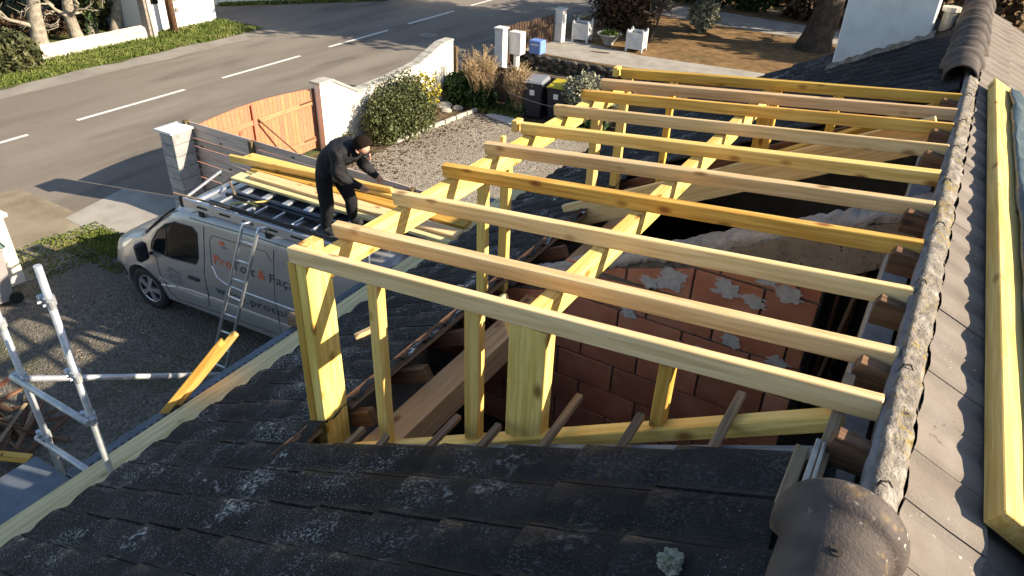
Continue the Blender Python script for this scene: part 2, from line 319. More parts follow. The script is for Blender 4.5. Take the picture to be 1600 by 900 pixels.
M['trousers'] = pmat('black work trousers', [(.008, .008, .009), (.014, .013, .014)], 8, 5, .85, .6, 20, dist=.02)
M['skin'] = pmat('skin', [(.5, .27, .19), (.58, .33, .24)], 8, 3, .55, 0)
M['hair'] = plain('dark brown hair', (.016, .01, .007), .95, spec=.1)
M['wire'] = plain('wire', (.4, .37, .33), .6, .3)
M['white_sheet'] = plain('pale slab', (.5, .5, .5), .8)
M['bld_white'] = pmat('bright white house wall', [(.74, .74, .73), (.8, .8, .79)], 3, 4, .9, .1)

# ------------------------------------------------------------------ ground, road, yards
slab('ground', [(-160, -120), (120, -120), (120, 200), (-160, 200)], -.016, M['grass'])
slab('neighbour_soil', [(-12.1, 15.9), (30, 15.9), (30, 70), (-12.1, 70)], -.006, M['soil'])
road_poly = [(-20.45, -70), (-12.0, -70), (-12.0, 6.9), (-11.75, 7.4), (-11.75, 16.4), (-12.1, 17.5), (-12.6, 30), (-12.9, 120), (-20.4, 120), (-20.6, 26), (-21.1, 24.8), (-25.0, 20.1), (-45, 19.9), (-45, 18.6), (-23.6, 18.4), (-21.4, 17.6), (-20.5, 16.2)]
slab('road', road_poly, -.008, M['asphalt'])
def wavy(x0, x1, y0, y1, st=.35, amp=.16, both=False, seed=0):
    L = []; R_ = []
    y = y0
    while y < y1:
        n = amp*mnoise.noise(Vector((y*.9, seed, 0)))+amp*.6*mnoise.noise(Vector((y*3.1, seed+5, 0)))
        R_.append((x1+n, y)); L.append((x0+(amp*mnoise.noise(Vector((y*1.1, seed+9, 0))) if both else 0), y)); y += st
    return R_ + L[::-1]
slab('road_shoulder', wavy(-21.5, -20.15, -10, 17.6, seed=3), -.004, M['asphalt_shoulder'])
slab('grass_verge', wavy(-24, -20.95, -10, 17.3, seed=8, amp=.22), .002, M['grass'])
for (a, b_) in ((-1.35, 1.65), (2.95, 5.1), (5.0, 7.93), (9.1, 12.1), (13.4, 16.4), (17.75, 20.75), (22.0, 25.0), (26.3, 29.3), (30.6, 33.6), (34.9, 37.9)):
    if a == 2.95: continue
    xm = -17.2-.0155*max(0, (a+b_)/2-8)*1.6
    mk = slab('road_marking', [(xm-.06, a), (xm+.06, a), (xm+.03, b_), (xm-.09, b_)], -.003, M['paint'])
slab('driveway_entrance', wavy(-14.5, -11.2, -6, 6.35, seed=21, amp=.3, both=True), -.0035, M['dirt'])
slab('concrete_apron', [(-13.05, 7.35), (-12.75, 6.0), (-10.2, 5.9), (-10.2, 7.72), (-11.5, 7.72)], .0, M['concrete'])
dl = [(-10.3, 6.2), (-10.7, 6.0), (-11.0, 5.75)]+[(-11.25+.28*mnoise.noise(Vector((y*.8, 4, 0)))+.12*mnoise.noise(Vector((y*3.3, 4, 0))), y) for y in [5.5-.22*k for k in range(50)]]
slab('driveway', [(-3.8, -8), (-3.8, 7.75), (-10.1, 7.75)]+dl+[(-11.3, -8)], -.0015, M['gravel_drive'])
slab('gravel_yard', [(-10.5, 7.85), (-3.8, 7.85), (-3.8, 15.8), (-8.2, 15.6), (-10.3, 15.2), (-10.5, 13)], .0, M['gravel'])
slab('planting_bed', [(-11.3, 7.85), (-10.3, 7.85), (-10.35, 12.9), (-10.1, 15.1), (-3.8, 15.4), (-3.8, 16.1), (-11.3, 16.1)], .004, M['soil'])
n = 1500; c_ = np.stack([-10.5+np.abs(rng.normal(0, .75, n)), rng.uniform(9.5, 15.5, n), np.full(n, .012)], 1)
tag(quads('dead_leaves', c_, unit(n)*np.array([1, 1, .3])*.028, unit(n)*np.array([1, 1, .3])*.022, M['leaf_brown']), 'brown dead leaves scattered on the gravel beside the bush', 'leaves', kind='stuff')
n = 700; c_ = np.stack([rng.uniform(-11, -5, n), rng.uniform(-.5, 5, n), np.full(n, .012)], 1)
tag(quads('drive_debris', c_, unit(n)*np.array([1, 1, .3])*.018, unit(n)*np.array([1, 1, .3])*.013, M['twig']), 'pale wood chips scattered over the gravel drive', 'debris', kind='stuff')
# raised garden of the neighbour
slab('neighbour_garden', [(-12.2, 19.85), (30, 20.4), (30, 75), (-12.2, 75)], .396, M['leaf_litter'], thick=.5)
slab('terrace', [(-11.9, 19.95), (-9.5, 19.95), (-5.2, 20.45), (6, 20.9), (6, 22.3), (-5, 21.95), (-8.4, 21.6), (-11.2, 22.2)], .402, M['concrete'])
slab('garden_path', [(-12, 27.9), (-5.3, 27.3), (6, 26.6), (6, 29), (-5.1, 29.6), (-12, 30.3)], .402, M['concrete'])
# grass blades on the verge and on the patch
def blades(name, regions, m, label, cat):
    cs = []
    for (x0, x1, y0, y1, n, h) in regions:
        c = np.stack([rng.uniform(x0, x1, n), rng.uniform(y0, y1, n), np.zeros(n)], 1); hh = h*rng.uniform(.4, 1.2, n); cs.append((c, hh))
    c = np.concatenate([a for a, _ in cs]); hh = np.concatenate([b for _, b in cs]); n = len(c)
    up = np.stack([rng.normal(0, .35, n), rng.normal(0, .35, n), np.ones(n)], 1)*hh[:, None]*.5
    an = rng.uniform(0, math.pi, n); side = np.stack([np.cos(an), np.sin(an), np.zeros(n)], 1)*.012*rng.uniform(.6, 1.6, n)[:, None]
    c[:, 2] = hh*.45
    return tag(quads(name, c, side, up, m), label, cat, kind='stuff')
blades('verge_grass', [(-22.6, -21.0, 6, 17.3, 30000, .085), (-22.8, -22.2, 6, 18, 5000, .16), (-23.4, -20.9, 15.6, 18.2, 4000, .1)], M['blade'], 'tufty green grass along the far roadside verge', 'grass')
blades('entrance_grass', [(-11.9, -10.8, 5.6, 6.1, 2600, .045), (-12.2, -10.3, 5.3, 6.2, 1500, .035), (-12.3, -11.0, 4.6, 5.6, 900, .03)], M['blade'], 'small grass patch in front of the van', 'grass')
blades('garden_grass', [(-5.4, -3.2, 22.2, 24.2, 1500, .22), (-7.5, -4, 22, 25, 1200, .1), (-11, -9, 15.2, 15.9, 700, .12)], M['blade'], 'thin grass tufts in the neighbouring garden', 'grass')

# ------------------------------------------------------------------ house
P = math.radians(27.2); TP = math.tan(P); CP, SP = math.cos(P), math.sin(P); RZ0 = 4.40
def zl(x): return RZ0 + TP*x          # left slope, x < 0
def zr(x): return RZ0 + .005 - TP*x   # right slope, x > 0
Y0, YC, YF, YV = -3.2, 2.08, 6.98, 11.1   # near end, cut edge, far cut edge, far verge
XC = -2.84; XE = -4.26
house = thing('house', 'low house with dark tiled roof opened up for a dormer', 'house', (-4, 4, 0))
b = MB()
def roofslab(x0, x1, y0, y1, side):
    z = zl if side < 0 else zr
    off = -.055
    vs_ = [(x0, y0, z(x0)+off), (x1, y0, z(x1)+off), (x1, y1, z(x1)+off), (x0, y1, z(x0)+off)]
    vs_ += [(x, y, q-.035) for x, y, q in vs_]
    b.add(vs_, ((0,1,2,3),(7,6,5,4),(0,4,5,1),(1,5,6,2),(2,6,7,3),(3,7,4,0)))
roofslab(XE+.06, -.13, Y0, YC-.03, -1); roofslab(XE+.06, XC-.06, YC-.03, YF, -1); roofslab(XE+.06, -.13, YF, YV, -1)
roofslab(.06, 4.3, Y0, YV, 1)
roof = b.build('roof', M['deck'], house)
def tile_mesh(m, amp=1., Wd=.239):
    b = MB(); nv = 12; L = .44; th = .014
    def wv(t): return amp*(.013*math.sin(2*math.pi*t)+.004*math.sin(4*math.pi*t+.8))
    rows = [(-L, -.005), (-L*.45, .005), (0, .018)]
    vt = [(u, (t/nv-.5)*Wd, o+wv(t/nv)+.003*(t/nv-.5)) for u, o in rows for t in range(nv+1)]
    n = nv+1; vb = [(0, (t/nv-.5)*Wd, .018+wv(t/nv)+.003*(t/nv-.5)-th) for t in range(nv+1)]
    sl_ = [(u, -Wd/2, o+wv(0)-th) for u, o in rows]; sr = [(u, Wd/2, o+wv(1)-th) for u, o in rows]
    f = [(i*n+t, (i+1)*n+t, (i+1)*n+t+1, i*n+t+1) for i in range(2) for t in range(nv)]
    k = 3*n; f += [(2*n+t, k+t, k+t+1, 2*n+t+1) for t in range(nv)]
    a = k+n; f += [(i*n, a+i, a+i+1, (i+1)*n) for i in range(2)]; a += 3; f += [(i*n+nv, (i+1)*n+nv, a+i+1, a+i) for i in range(2)]
    b.add(vt+vb+sl_+sr, f); me = b.mesh('tile', fix=False); me.materials.append(m); return me
TD, TL = tile_mesh(M['tile_dark']), tile_mesh(M['tile_light'], .72, .236)
def tile_mat(x, y, side, j=0):
    """world matrix of a tile whose butt end is at (x, y centre)"""
    first = (side < 0 and x > -.3) or (side > 0 and x < .31)
    if side < 0: D = Vector((-CP, 0, -SP)); Nn = Vector((-SP, 0, CP)); V = Vector((0, -1, 0)); z = zl(x)
    else: D = Vector((CP, 0, -SP)); Nn = Vector((SP, 0, CP)); V = Vector((0, 1, 0)); z = zr(x)
    m_ = Matrix(((D.x, V.x, Nn.x, x), (D.y, V.y, Nn.y, y), (D.z, V.z, Nn.z, z), (0, 0, 0, 1)))
    if j: m_ = T((0, 0, random.uniform(-.003, .004)*j)) @ m_ @ Matrix.Rotation(random.uniform(-.012, .012)*j, 4, 'Z') @ Matrix.Rotation(random.uniform(-.01, .01)*j, 4, 'Y')
    if first: m_ = m_ @ Matrix.Diagonal((.52 if side < 0 else .6, 1, 1, 1))
    return m_
TW = .245; bx = lambda j: -.28-.36*j
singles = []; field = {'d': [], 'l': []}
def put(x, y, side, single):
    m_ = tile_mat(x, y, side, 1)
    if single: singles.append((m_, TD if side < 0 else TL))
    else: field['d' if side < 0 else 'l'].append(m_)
ncol = int((YC-Y0)/TW)
for c in range(ncol):                                  # near part
    y = YC-TW*(c+.5)
    for j in range(12):
        if j == 0 and y > 1.62: continue
        put(bx(j), y, -1, y > .15)
ys = YC+TW*.5; c = 0
while ys < YV:
    for j in range(12):
        if ys < YF-.1 and j <= 7: continue
        put(bx(j), ys, -1, ys < 6.9 or (j in (0, 1, 2, 3) and ys < 9.9))
    ys += TW
y = Y0+.1
while y < YV:
    for j in range(12): put(.30+.36*j, y, 1, j < 2 and .9 < y < 7.6)
    y += TW
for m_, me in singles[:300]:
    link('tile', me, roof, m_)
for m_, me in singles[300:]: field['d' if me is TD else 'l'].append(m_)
def joined(name, src, mats, mat_, parent):
    n = len(src.vertices); co = np.empty(n*3, np.float32); src.vertices.foreach_get('co', co); co = co.reshape(-1, 3)
    fs = [tuple(p.vertices) for p in src.polygons]; V_ = []; F_ = []
    for k, m_ in enumerate(mats):
        A = np.array(m_); V_.append(co @ A[:3, :3].T + A[:3, 3]); F_ += [tuple(i+k*n for i in f) for f in fs]
    me = bpy.data.meshes.new(name); me.from_pydata(np.concatenate(V_).tolist(), [], F_)
    return tag(link(name, me, parent, None, mat_), kind='stuff')
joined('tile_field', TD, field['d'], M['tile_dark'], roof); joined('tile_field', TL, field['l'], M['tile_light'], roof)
# walls of the house
b = MB(); b.box((-3.95, Y0+.2, 0), (-3.75, YV-.25, 2.28)); b.box((3.75, Y0+.2, 0), (3.95, YV-.25, 2.28))
for y in (Y0+.2, YV-.5): b.prism([(-3.74, 0), (3.74, 0), (3.74, 2.28), (0, 4.2), (-3.74, 2.28)], 0, .22, M=T((0, y+.22, 0)) @ Matrix.Rotation(math.pi/2, 4, 'X'))
b.build('wall', M['render'], house)
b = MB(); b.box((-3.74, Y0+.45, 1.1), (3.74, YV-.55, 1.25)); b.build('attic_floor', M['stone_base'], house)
# half-round ridge caps with a collar at the far end
def cap_mesh():
    b = MB(); n = 18; prof = [(0, .138), (.47, .141), (.482, .158), (.495, .174), (.52, .18), (.555, .18), (.575, .172), (.58, .16), (.58, .135), (.47, .126), (0, .122)]
    vs_ = [(r*math.cos(a), y, r*math.sin(a)) for (y, r) in prof for a in [math.pi*(-.06+1.12*k/n) for k in range(n+1)]]
    m_ = n+1; f = [(i*m_+k, (i+1)*m_+k, (i+1)*m_+k+1, i*m_+k+1) for i in range(len(prof)-1) for k in range(n)]
    f += [((len(prof)-1)*m_+k, k, k+1, (len(prof)-1)*m_+k+1) for k in range(n)]
    b.add(vs_, f); me = b.mesh('ridge_cap', True)
    try: me.shade_auto_smooth = True
    except Exception: pass
    me.materials.append(M['cap']); return me
CM = cap_mesh()
for i, yb in enumerate([1.16, .61, .06, -.49, -1.04]+[7.34+.56*k for k in range(7)]):
    near = i < 5
    link('ridge_cap', CM, house, T((-.085, yb-.02, 4.355+random.uniform(-.006, .006))) @ Matrix.Rotation(random.uniform(-.02, .02), 4, 'Z'))
b = MB()   # clip screw on the near cap
b.tube([(-.085, 1.48, 4.493), (-.085, 1.48, 4.504)], .016, 12); b.tube([(-.085, 1.48, 4.5), (-.085, 1.48, 4.512)], .006, 8); b.build('cap_screw', M['stone_base'], house)
# bed of old mortar left along the ridge
def bumpy_strip(name, y0, y1, prof, m, parent, amp=.012, st=.03, seed=0):
    V_ = []; F_ = []; k = len(prof); n = int((y1-y0)/st)+1
    for i in range(n):
        y = y0+(y1-y0)*i/(n-1)
        lump = .5+.5*mnoise.noise(Vector((y*2.6, seed, 3)))
        for q, (x, z) in enumerate(prof):
            d = mnoise.noise(Vector((y*9, q*1.7, seed)))*amp + mnoise.noise(Vector((y*33, q*3.1, seed+4)))*amp*.5
            V_.append((x+d*.8+(lump-.5)*.02*(q > k//2), y, z+d+(lump-.5)*.012))
    for i in range(n-1):
        for q in range(k-1): F_.append((i*k+q, i*k+q+1, (i+1)*k+q+1, (i+1)*k+q))
    F_ += [tuple(range(k-1, -1, -1)), tuple((n-1)*k+q for q in range(k))]
    b = MB(); b.add(V_, F_); return b.build(name, m, parent, smooth=True)
bumpy_strip('ridge_mortar', 1.72, 7.3, [(-.034, 4.30), (-.036, 4.396), (-.026, 4.412), (-.01, 4.408), (.006, 4.401), (.022, 4.394), (.04, 4.386), (.054, 4.37), (.062, 4.33)], M['mortar'], house, .012, .02)
bumpy_strip('ridge_board', 1.5, 7.6, [(-.03, 4.25), (-.052, 4.25), (-.055, 4.32), (-.05, 4.385), (-.03, 4.392)], M['old_lilac'], house, .006, .03, 11)
for k in range(8):
    y = 1.95+.66*k+random.uniform(-.06, .06); x = random.uniform(-.04, -.005)
    b = MB(); b.tube([(x-.012, y-.02, 4.398), (x, y, 4.424), (x+.022, y+.015, 4.42), (x+.035, y+.01, 4.405)], [.002, .005, .004, .002], 6); b.build('tie_wire', M['stone_base'], house)
timber('ridge_purlin', (-.12, 1.3, 3.95), (-.12, 7.9, 3.95), .13, .19, M['block'], house)
timber('top_lath', (-.245, 1.8, zl(-.245)-.006), (-.245, 2.1, zl(-.245)-.006), .045, .02, M['old_tan'], house)
timber('top_lath', (-.205, 1.62, zl(-.205)+.004), (-.205, 2.13, zl(-.205)+.004), .018, .018, M['coping'], house); timber('top_lath', (-.18, 1.62, zl(-.18)-.002), (-.186, 2.12, zl(-.18)-.004), .012, .016, M['coping'], house)
# chimney
b = MB(); b.prism([(-1.45, 9.95), (-.49, 9.95), (-.49, 10.6), (-1.45, 10.6)], 3.4, 5.0); ch = b.build('chimney', M['chimney'], house, bevel=.01)
b = MB(); b.prism([(-1.52, 9.88), (-.42, 9.88), (-.42, 10.67), (-1.52, 10.67)], 4.62, 4.70); b.build('chimney_band', M['coping'], ch, bevel=.012)
b = MB(); b.prism([(-1.5, 9.9), (-.44, 9.9), (-.44, 10.65), (-1.5, 10.65)], 5.0, 5.08); b.build('chimney_cap', M['coping'], ch, bevel=.012)
bm_ = [(-1.50, 9.90, zl(-1.50)+.01), (-.45, 9.90, zl(-.45)+.01)]
b = MB(); V_ = []
for i in range(25):
    x = -1.5+1.06*i/24; V_ += [(x, 9.88+.02*random.random(), zl(x)+.018), (x, 9.94, zl(x)+.05+.05*random.random())]
b.add(V_, [(2*i, 2*i+2, 2*i+3, 2*i+1) for i in range(24)]); b.build('flashing', M['mortar'], ch)
# chimney behind the ridge, far right: small cowl seen beside the caps
b = MB(); b.tube([(-.36, 10.35, 4.15), (-.36, 10.35, 4.42)], .07, 12); b.tube([(-.36, 10.35, 4.42), (-.36, 10.35, 4.47)], .1, 12); b.build('vent_pipe', M['coping'], house)
# old timbers left at the edges of the opening
timber('edge_rafter', (-2.95, 2.155, zl(-2.95)-.13), (-.14, 2.155, zl(-.14)-.13), .07, .10, M['old_grey'], house)
timber('edge_rafter', (-2.95, YF-.1, zl(-2.95)-.13), (-.14, YF-.1, zl(-.14)-.13), .07, .12, M['old_wood'], house)
timber('edge_batten', (-2.83, 2.53, zl(-2.83)-.012), (-2.83, YF, zl(-2.83)-.012), .05, .03, M['old_wood'], house); timber('edge_batten', (-2.86, 1.98, zl(-2.86)-.012), (-2.86, 2.29, zl(-2.86)-.012), .05, .03, M['old_wood'], house)
timber('edge_batten', (-2.79, 2.53, zl(-2.79)-.05), (-2.79, 6.6, zl(-2.79)-.055), .045, .028, M['old_tan'], house); timber('edge_batten', (-2.82, 1.98, zl(-2.82)-.05), (-2.82, 2.3, zl(-2.82)-.05), .045, .028, M['old_tan'], house)
for k, (x, y1) in enumerate(zip((-2.42, -2.15, -1.86, -1.55, -1.23, -.89, -.54, -.18), (2.26, 2.17, 2.37, 2.27, 2.5, 2.33, 2.48, 2.56))):
    timber('batten_stub', (x, 1.9, zl(x)-.05), (x+random.uniform(-.015, .015), y1, zl(x)-.02+random.uniform(-.01, .012)), .034 if k < 7 else .04, .034, M['old_tan'], house, twist=random.uniform(-.15, .15))
for k in range(9):
    y = 2.56+.51*k; x0 = -3.2; x1 = -2.6+random.uniform(-.03, .03)
    timber('rafter_tail', (x0, y, zl(x0)-.15), (x1, y, zl(x1)-.15), .07, .105, M['old_wood'], house)
RY = [2.3145, 2.6521, 3.1753, 3.7041, 4.2211, 4.7387, 5.2779, 5.7876, 6.1936, 6.6521]
for k, y in enumerate([2.13]+[q-.045 for q in RY[1:]]):      # cut tops of the old rafters at the ridge
    if k in (5, 8): continue
    b = MB(); b.prism([(-.165, -.105), (-.165, -.012), (-.148, .022), (.0, .0), (.0, -.105)], -.032, .032, M=T((-.01, y, zl(-.05)-.035)) @ Matrix.Rotation(math.pi/2, 4, 'X'))
    o = b.build('rafter_stub', M['old_wood'], house, bevel=.003)
timber('wall_plate', (-2.56, 2.12, 2.64), (-2.56, 7.2, 2.64), .2, .22, M['pine_tan'], house)
timber('hip_rafter', (-3.0, 5.93, zl(-3.0)-.05), (-.12, 5.93, zl(-.12)-.05), .06, .24, M['pine_tan'], house)
# brick cross wall under the opening
YB = 4.55
def wall_top(x): return zl(x)-.15
b = MB(); b.prism([(-3.7, 1.2), (-.46, 1.2), (-.46, 3.62), (-.02, 3.9), (-.02, wall_top(-.02)), (-3.7, wall_top(-3.7))], 0, .23, M=T((0, YB+.245, 0)) @ Matrix.Rotation(math.pi/2, 4, 'X'))
bw = b.build('brick_wall', M['brick_mortar'], house)
row = 0; z = 1.25
while z < 4.2:
    x = -3.6 + (.26 if row % 2 else 0)+random.uniform(-.03, .03)
    while x < -.48:
        L = .49+random.uniform(-.02, .02); x1 = min(x+L, -.47)
        hi = z+.256
        lim = lambda q: wall_top(q)-.05-max(0, (q+1.25))*.42
        poly = [(x, z), (x1, z)]
        t1 = min(hi, lim(x1)); t0 = min(hi, lim(x))
        if t1 > z+.03 and x1-x > .06:
            if t0 < z+.02: t0 = z+.02
            poly += [(x1, t1), (x, t0)]
            bb = MB(); dy = random.uniform(0, .006); bb.prism(poly, 0, .02, M=T((0, YB+.013-dy, 0)) @ Matrix.Rotation(math.pi/2, 4, 'X')); bb.build('brick', M['brick'], bw, bevel=.004)
        x = x1+.016
    z += .275; row += 1
V_ = []; F_ = []; nx = 150                       # rough sloping mortar top of the wall
for i in range(nx+1):
    x = -3.6+3.55*i/nx
    for q, (yy, dz) in enumerate(((YB-.02, -.02), (YB-.03, .02), (YB+.06, .05), (YB+.2, .05), (YB+.27, .01), (YB+.26, -.06))):
        d = .03*mnoise.noise(Vector((x*5, q*2., 1)))+.024*mnoise.noise(Vector((x*21, q*2., 1)))+.012*mnoise.noise(Vector((x*60, q*5., 1)))
        V_.append((x, yy+d*.6, wall_top(x)+dz+d))
for i in range(nx):
    for q in range(5): F_.append((i*6+q, (i+1)*6+q, (i+1)*6+q+1, i*6+q+1))
b = MB(); b.add(V_, F_); b.build('wall_coping', pmat('rough pale mortar', [(.22, .2, .18), (.34, .32, .29), (.46, .44, .42)], 9, 7, .95, .9, 50, dist=.02), bw, smooth=True)
b = MB(); b.prism([(-1.22, 3.55), (-.9, 3.5), (-.62, 3.66), (-.46, 3.63), (-.1, 3.88), (-.03, 4.2), (-.5, 3.98), (-1.3, 3.56)], 0, .02, M=T((0, YB-.004, 0)) @ Matrix.Rotation(math.pi/2, 4, 'X')); b.build('plaster_patch', M['plaster'], bw)
for (x, z, r) in ((-1.47, 3.3, .1), (-.82, 3.52, .07), (-1.06, 3.36, .08), (-.87, 3.32, .06), (-.66, 3.45, .075), (-1.14, 3.08, .065), (-.73, 3.12, .08), (-1.3, 2.75, .06), (-1.12, 2.72, .1), (-.74, 2.78, .09), (-.95, 2.95, .06), (-1.62, 3.22, .06), (-1.75, 2.9, .05), (-.62, 2.9, .06)):
    poly = []; n = 34
    for k in range(n):
        a = 2*math.pi*k/n; rr = r*(1+.55*mnoise.noise(Vector((math.cos(a)*1.3+x*9, math.sin(a)*1.3+z*9, 0)))+.3*(random.random()-.5)); poly.append((x+rr*math.cos(a)*1.1, z+rr*math.sin(a)*.85))
    b = MB(); b.prism(poly, 0, .010, M=T((0, YB-.009, 0)) @ Matrix.Rotation(math.pi/2, 4, 'X'))
    for k in range(7):
        a = random.uniform(-.5, .5); q = random.uniform(.2, 1.1)*r; sx = x+random.choice((-1, 1))*q; sz_ = z+random.uniform(-.7, .7)*r; l_ = random.uniform(.25, .7)*r; h_ = random.uniform(.05, .14)*r
        b.prism([(sx-l_, sz_), (sx-l_*.4, sz_-h_), (sx+l_*.6, sz_-h_*.7+a*.02), (sx+l_, sz_+h_*.3+a*.02), (sx+l_*.3, sz_+h_), (sx-l_*.6, sz_+h_*.8)], 0, .006+.0012*k, M=T((0, YB-.009, 0)) @ Matrix.Rotation(math.pi/2, 4, 'X'))
    b.build('plaster_dab', M['splash'], bw)
b = MB(); b.box((-.44, YB+.5, 2.2), (-.02, YB+.52, 3.6)); b.build('back_panel', M['stone_base'], house)
for k in range(4): timber('interior_stud', (-.38+.1*k, YB+.42, 2.2), (-.38+.1*k, YB+.42, 3.7), .03, .05, M['old_wood'], house, up=(0, 1, 0))
timber('loose_brace', (-.36, YB+.1, 2.6), (-.26, YB+.15, 3.75), .025, .05, M['old_tan'], house, up=(0, 1, 0))

# ------------------------------------------------------------------ new dormer frame
fr = thing('dormer_frame', 'yellow pine dormer frame of ten rafters on posts over the opened roof', 'timber frame', (-2.8, 2.3, 2.7))
SL = (4.404-4.119)/2.893                           # rafter slope
def rz(x): return 4.404+SL*x                        # top of rafters
RW, RH = .058, .086
rm = ['pine_tan', 'pine_tan', 'pine_tan', 'pine_gold', 'pine_tan', 'pine_yellow', 'pine_tan', 'pine_gold', 'pine_tan', 'pine_gold']
xe = [-.05, -.04, -.04, -.045, -.04, -.05, -.04, -.045, -.04, -.03]
for y, mm, x1 in zip(RY, rm, xe):
    timber('rafter', (-2.893, y+RW/2, rz(-2.893)-RH/2), (x1, y+RW/2, rz(x1)-RH/2), RW, RH, M[mm], fr)
FT = rz(-2.86)-RH-.002
timber('front_beam', (-2.82, 2.5, FT-.075), (-2.82, 4.47, FT-.075), .08, .15, M['pine_yellow'], fr)
timber('front_beam', (-2.82, 4.474, FT-.075), (-2.82, 6.72, FT-.075), .08, .15, M['pine_yellow'], fr)
IT = rz(-1.53)-RH-.002
timber('purlin', (-1.498, 2.40, IT-.064), (-1.498, 6.72, IT-.064), .076, .128, M['pine_yellow'], fr)
# corner post: wide face to the ridge side, doubled by a narrow board on the outside
timber('corner_post', (-2.82, 2.415, 2.66), (-2.82, 2.415, rz(-2.82)-RH-.002), .075, .19, M['pine_yellow'], fr, up=(0, 1, 0))
timber('corner_board', (-2.888, 2.36, 2.62), (-2.888, 2.36, rz(-2.888)-RH-.004), .055, .09, M['pine_gold'], fr, up=(0, 1, 0))
timber('beam_block', (-2.85, 2.44, 3.9), (-2.85, 2.44, rz(-2.85)-.004), .08, .115, M['pine_yellow'], fr, up=(0, 1, 0))
def sz(x): return 4.405+.597*x                      # sill of the near cheek
timber('sill', (-2.74, 2.335, sz(-2.74)-.045), (-.16, 2.335, sz(-.16)-.045), .085, .06, M['pine_yellow'], fr)
for x0, x1, mm in ((-2.375, -2.275, 'pine_yellow'), (-1.79, -1.68, 'pine_yellow'), (-.855, -.765, 'pine_gold')):
    xm = (x0+x1)/2
    timber('stud', (xm, 2.345, sz(xm)-.02), (xm, 2.345, rz(xm)-RH-.002), x1-x0-.03, .06, M[mm], fr, up=(0, 1, 0))
timber('post', (-1.435, 2.35, sz(-1.435)-.04), (-1.435, 2.35, rz(-1.435)-RH-.002), .195, .08, M['pine_yellow'], fr, up=(0, 1, 0))
timber('brace', (-1.72, 2.55, rz(-1.72)-.12), (-1.5, 2.55, 3.62), .03, .07, M['pine_pale'], fr, up=(0, 1, 0))
for y, d in ((4.10, .06), (4.415, .06), (6.02, .11), (6.62, .1)):
    timber('stud', (-2.815, y, 2.80), (-2.815, y, FT-.152), .075, d, M['pine_yellow'], fr, up=(0, 1, 0))
timber('sill', (-2.74, 6.70, sz(-2.74)-.03), (-.16, 6.70, sz(-.16)-.03), .085, .06, M['pine_gold'], fr)
for x, d in ((-2.36, .06), (-1.46, .15), (-.92, .07)):
    timber('stud', (x, 6.68, sz(x)), (x, 6.68, rz(x)-RH-.002), d, .06, M['pine_gold'], fr, up=(0, 1, 0))
timber('end_block', (-2.95, RY[5]+.05, rz(-2.9)-.085), (-2.95, RY[5]+.05, rz(-2.9)+.004), .05, .1, M['pine_yellow'], fr, up=(0, 1, 0))
timber('end_block', (-2.95, RY[9]+.05, rz(-2.9)-.085), (-2.95, RY[9]+.05, rz(-2.9)+.004), .05, .1, M['pine_yellow'], fr, up=(0, 1, 0))
timber('peg', (-2.83, RY[4]+.16, FT-.02), (-2.83, RY[4]+.16, FT+.1), .03, .04, M['pine_yellow'], fr, up=(0, 1, 0))

# ------------------------------------------------------------------ things on the roof and scaffold
pk = MB(); pk.box((0, -.085, -.04), (5.15, .085, .04))
Mx, _ = frame((.385, 2.05, zr(.385)+.075), (.215, 7.2, zr(.215)+.075), (SP, 0, CP))
o = pk.build('roof_plank', M['pine_yellow'], None, bevel=.004, mw=Mx); tag(o, 'thick yellow plank lying along the right roof slope', 'plank')
# tarpaulin bundle beside the plank
V_ = []; F_ = []; n = 40; k = 14
for i in range(n+1):
    y = 7.05-6.4*i/n; x0 = .275+.030*(7.05-y)
    for q in range(k):
        a = math.pi*q/(k-1); rx = .42; rz_ = .075
        e = 1 if 0 < i < n else .8
        dx = .42-rx*math.cos(a)**3*e if False else .42*(1-math.copysign(abs(math.cos(a))**.55, math.cos(a)))
        h = rz_*abs(math.sin(a))**.5*e
        d = .022*mnoise.noise(Vector((y*2.2, q*.6, 4)))+.012*mnoise.noise(Vector((y*7, q*1.3, 9)))
        x = x0+dx; V_.append((x+d, y, zr(x)+.10*max(0, 1-dx/.3)+.03+h+d))
for i in range(n):
    for q in range(k-1): F_.append((i*k+q, i*k+q+1, (i+1)*k+q+1, (i+1)*k+q))
F_ += [tuple(range(k)), tuple(n*k+q for q in range(k-1, -1, -1))]
b = MB(); b.add(V_, F_); tag(b.build('tarpaulin_bundle', M['tarp'], None, smooth=True), 'dark grey-green tarpaulin bundle beside the yellow roof plank', 'tarpaulin')
# offcuts
o = timber('wood_offcut', (-3.55, 3.42, zl(-3.55)+.045), (-3.42, 3.58, zl(-3.42)+.05), .05, .045, M['pine_tan']); tag(o, 'small wooden offcut lying on the tiles behind the thin stud', 'offcut')
b = MB()
bmt = bmesh.new(); bmesh.ops.create_icosphere(bmt, subdivisions=4, radius=.038)
for v in bmt.verts: v.co = Vector((v.co.x, v.co.y, v.co.z*.6))*(1+.45*mnoise.noise(v.co*40)+.3*mnoise.noise(v.co*110))
me = bpy.data.meshes.new('moss_clump'); bmt.to_mesh(me); bmt.free()
tag(link('moss_clump', me, None, T((-.47, 1.47, zl(-.47)+.045)), pmat('pale lichen moss', [(.09, .1, .05), (.3, .3, .21), (.48, .47, .38)], 60, 6, .95, 1., 120)), 'pale mossy clump on a near dark tile', 'moss')

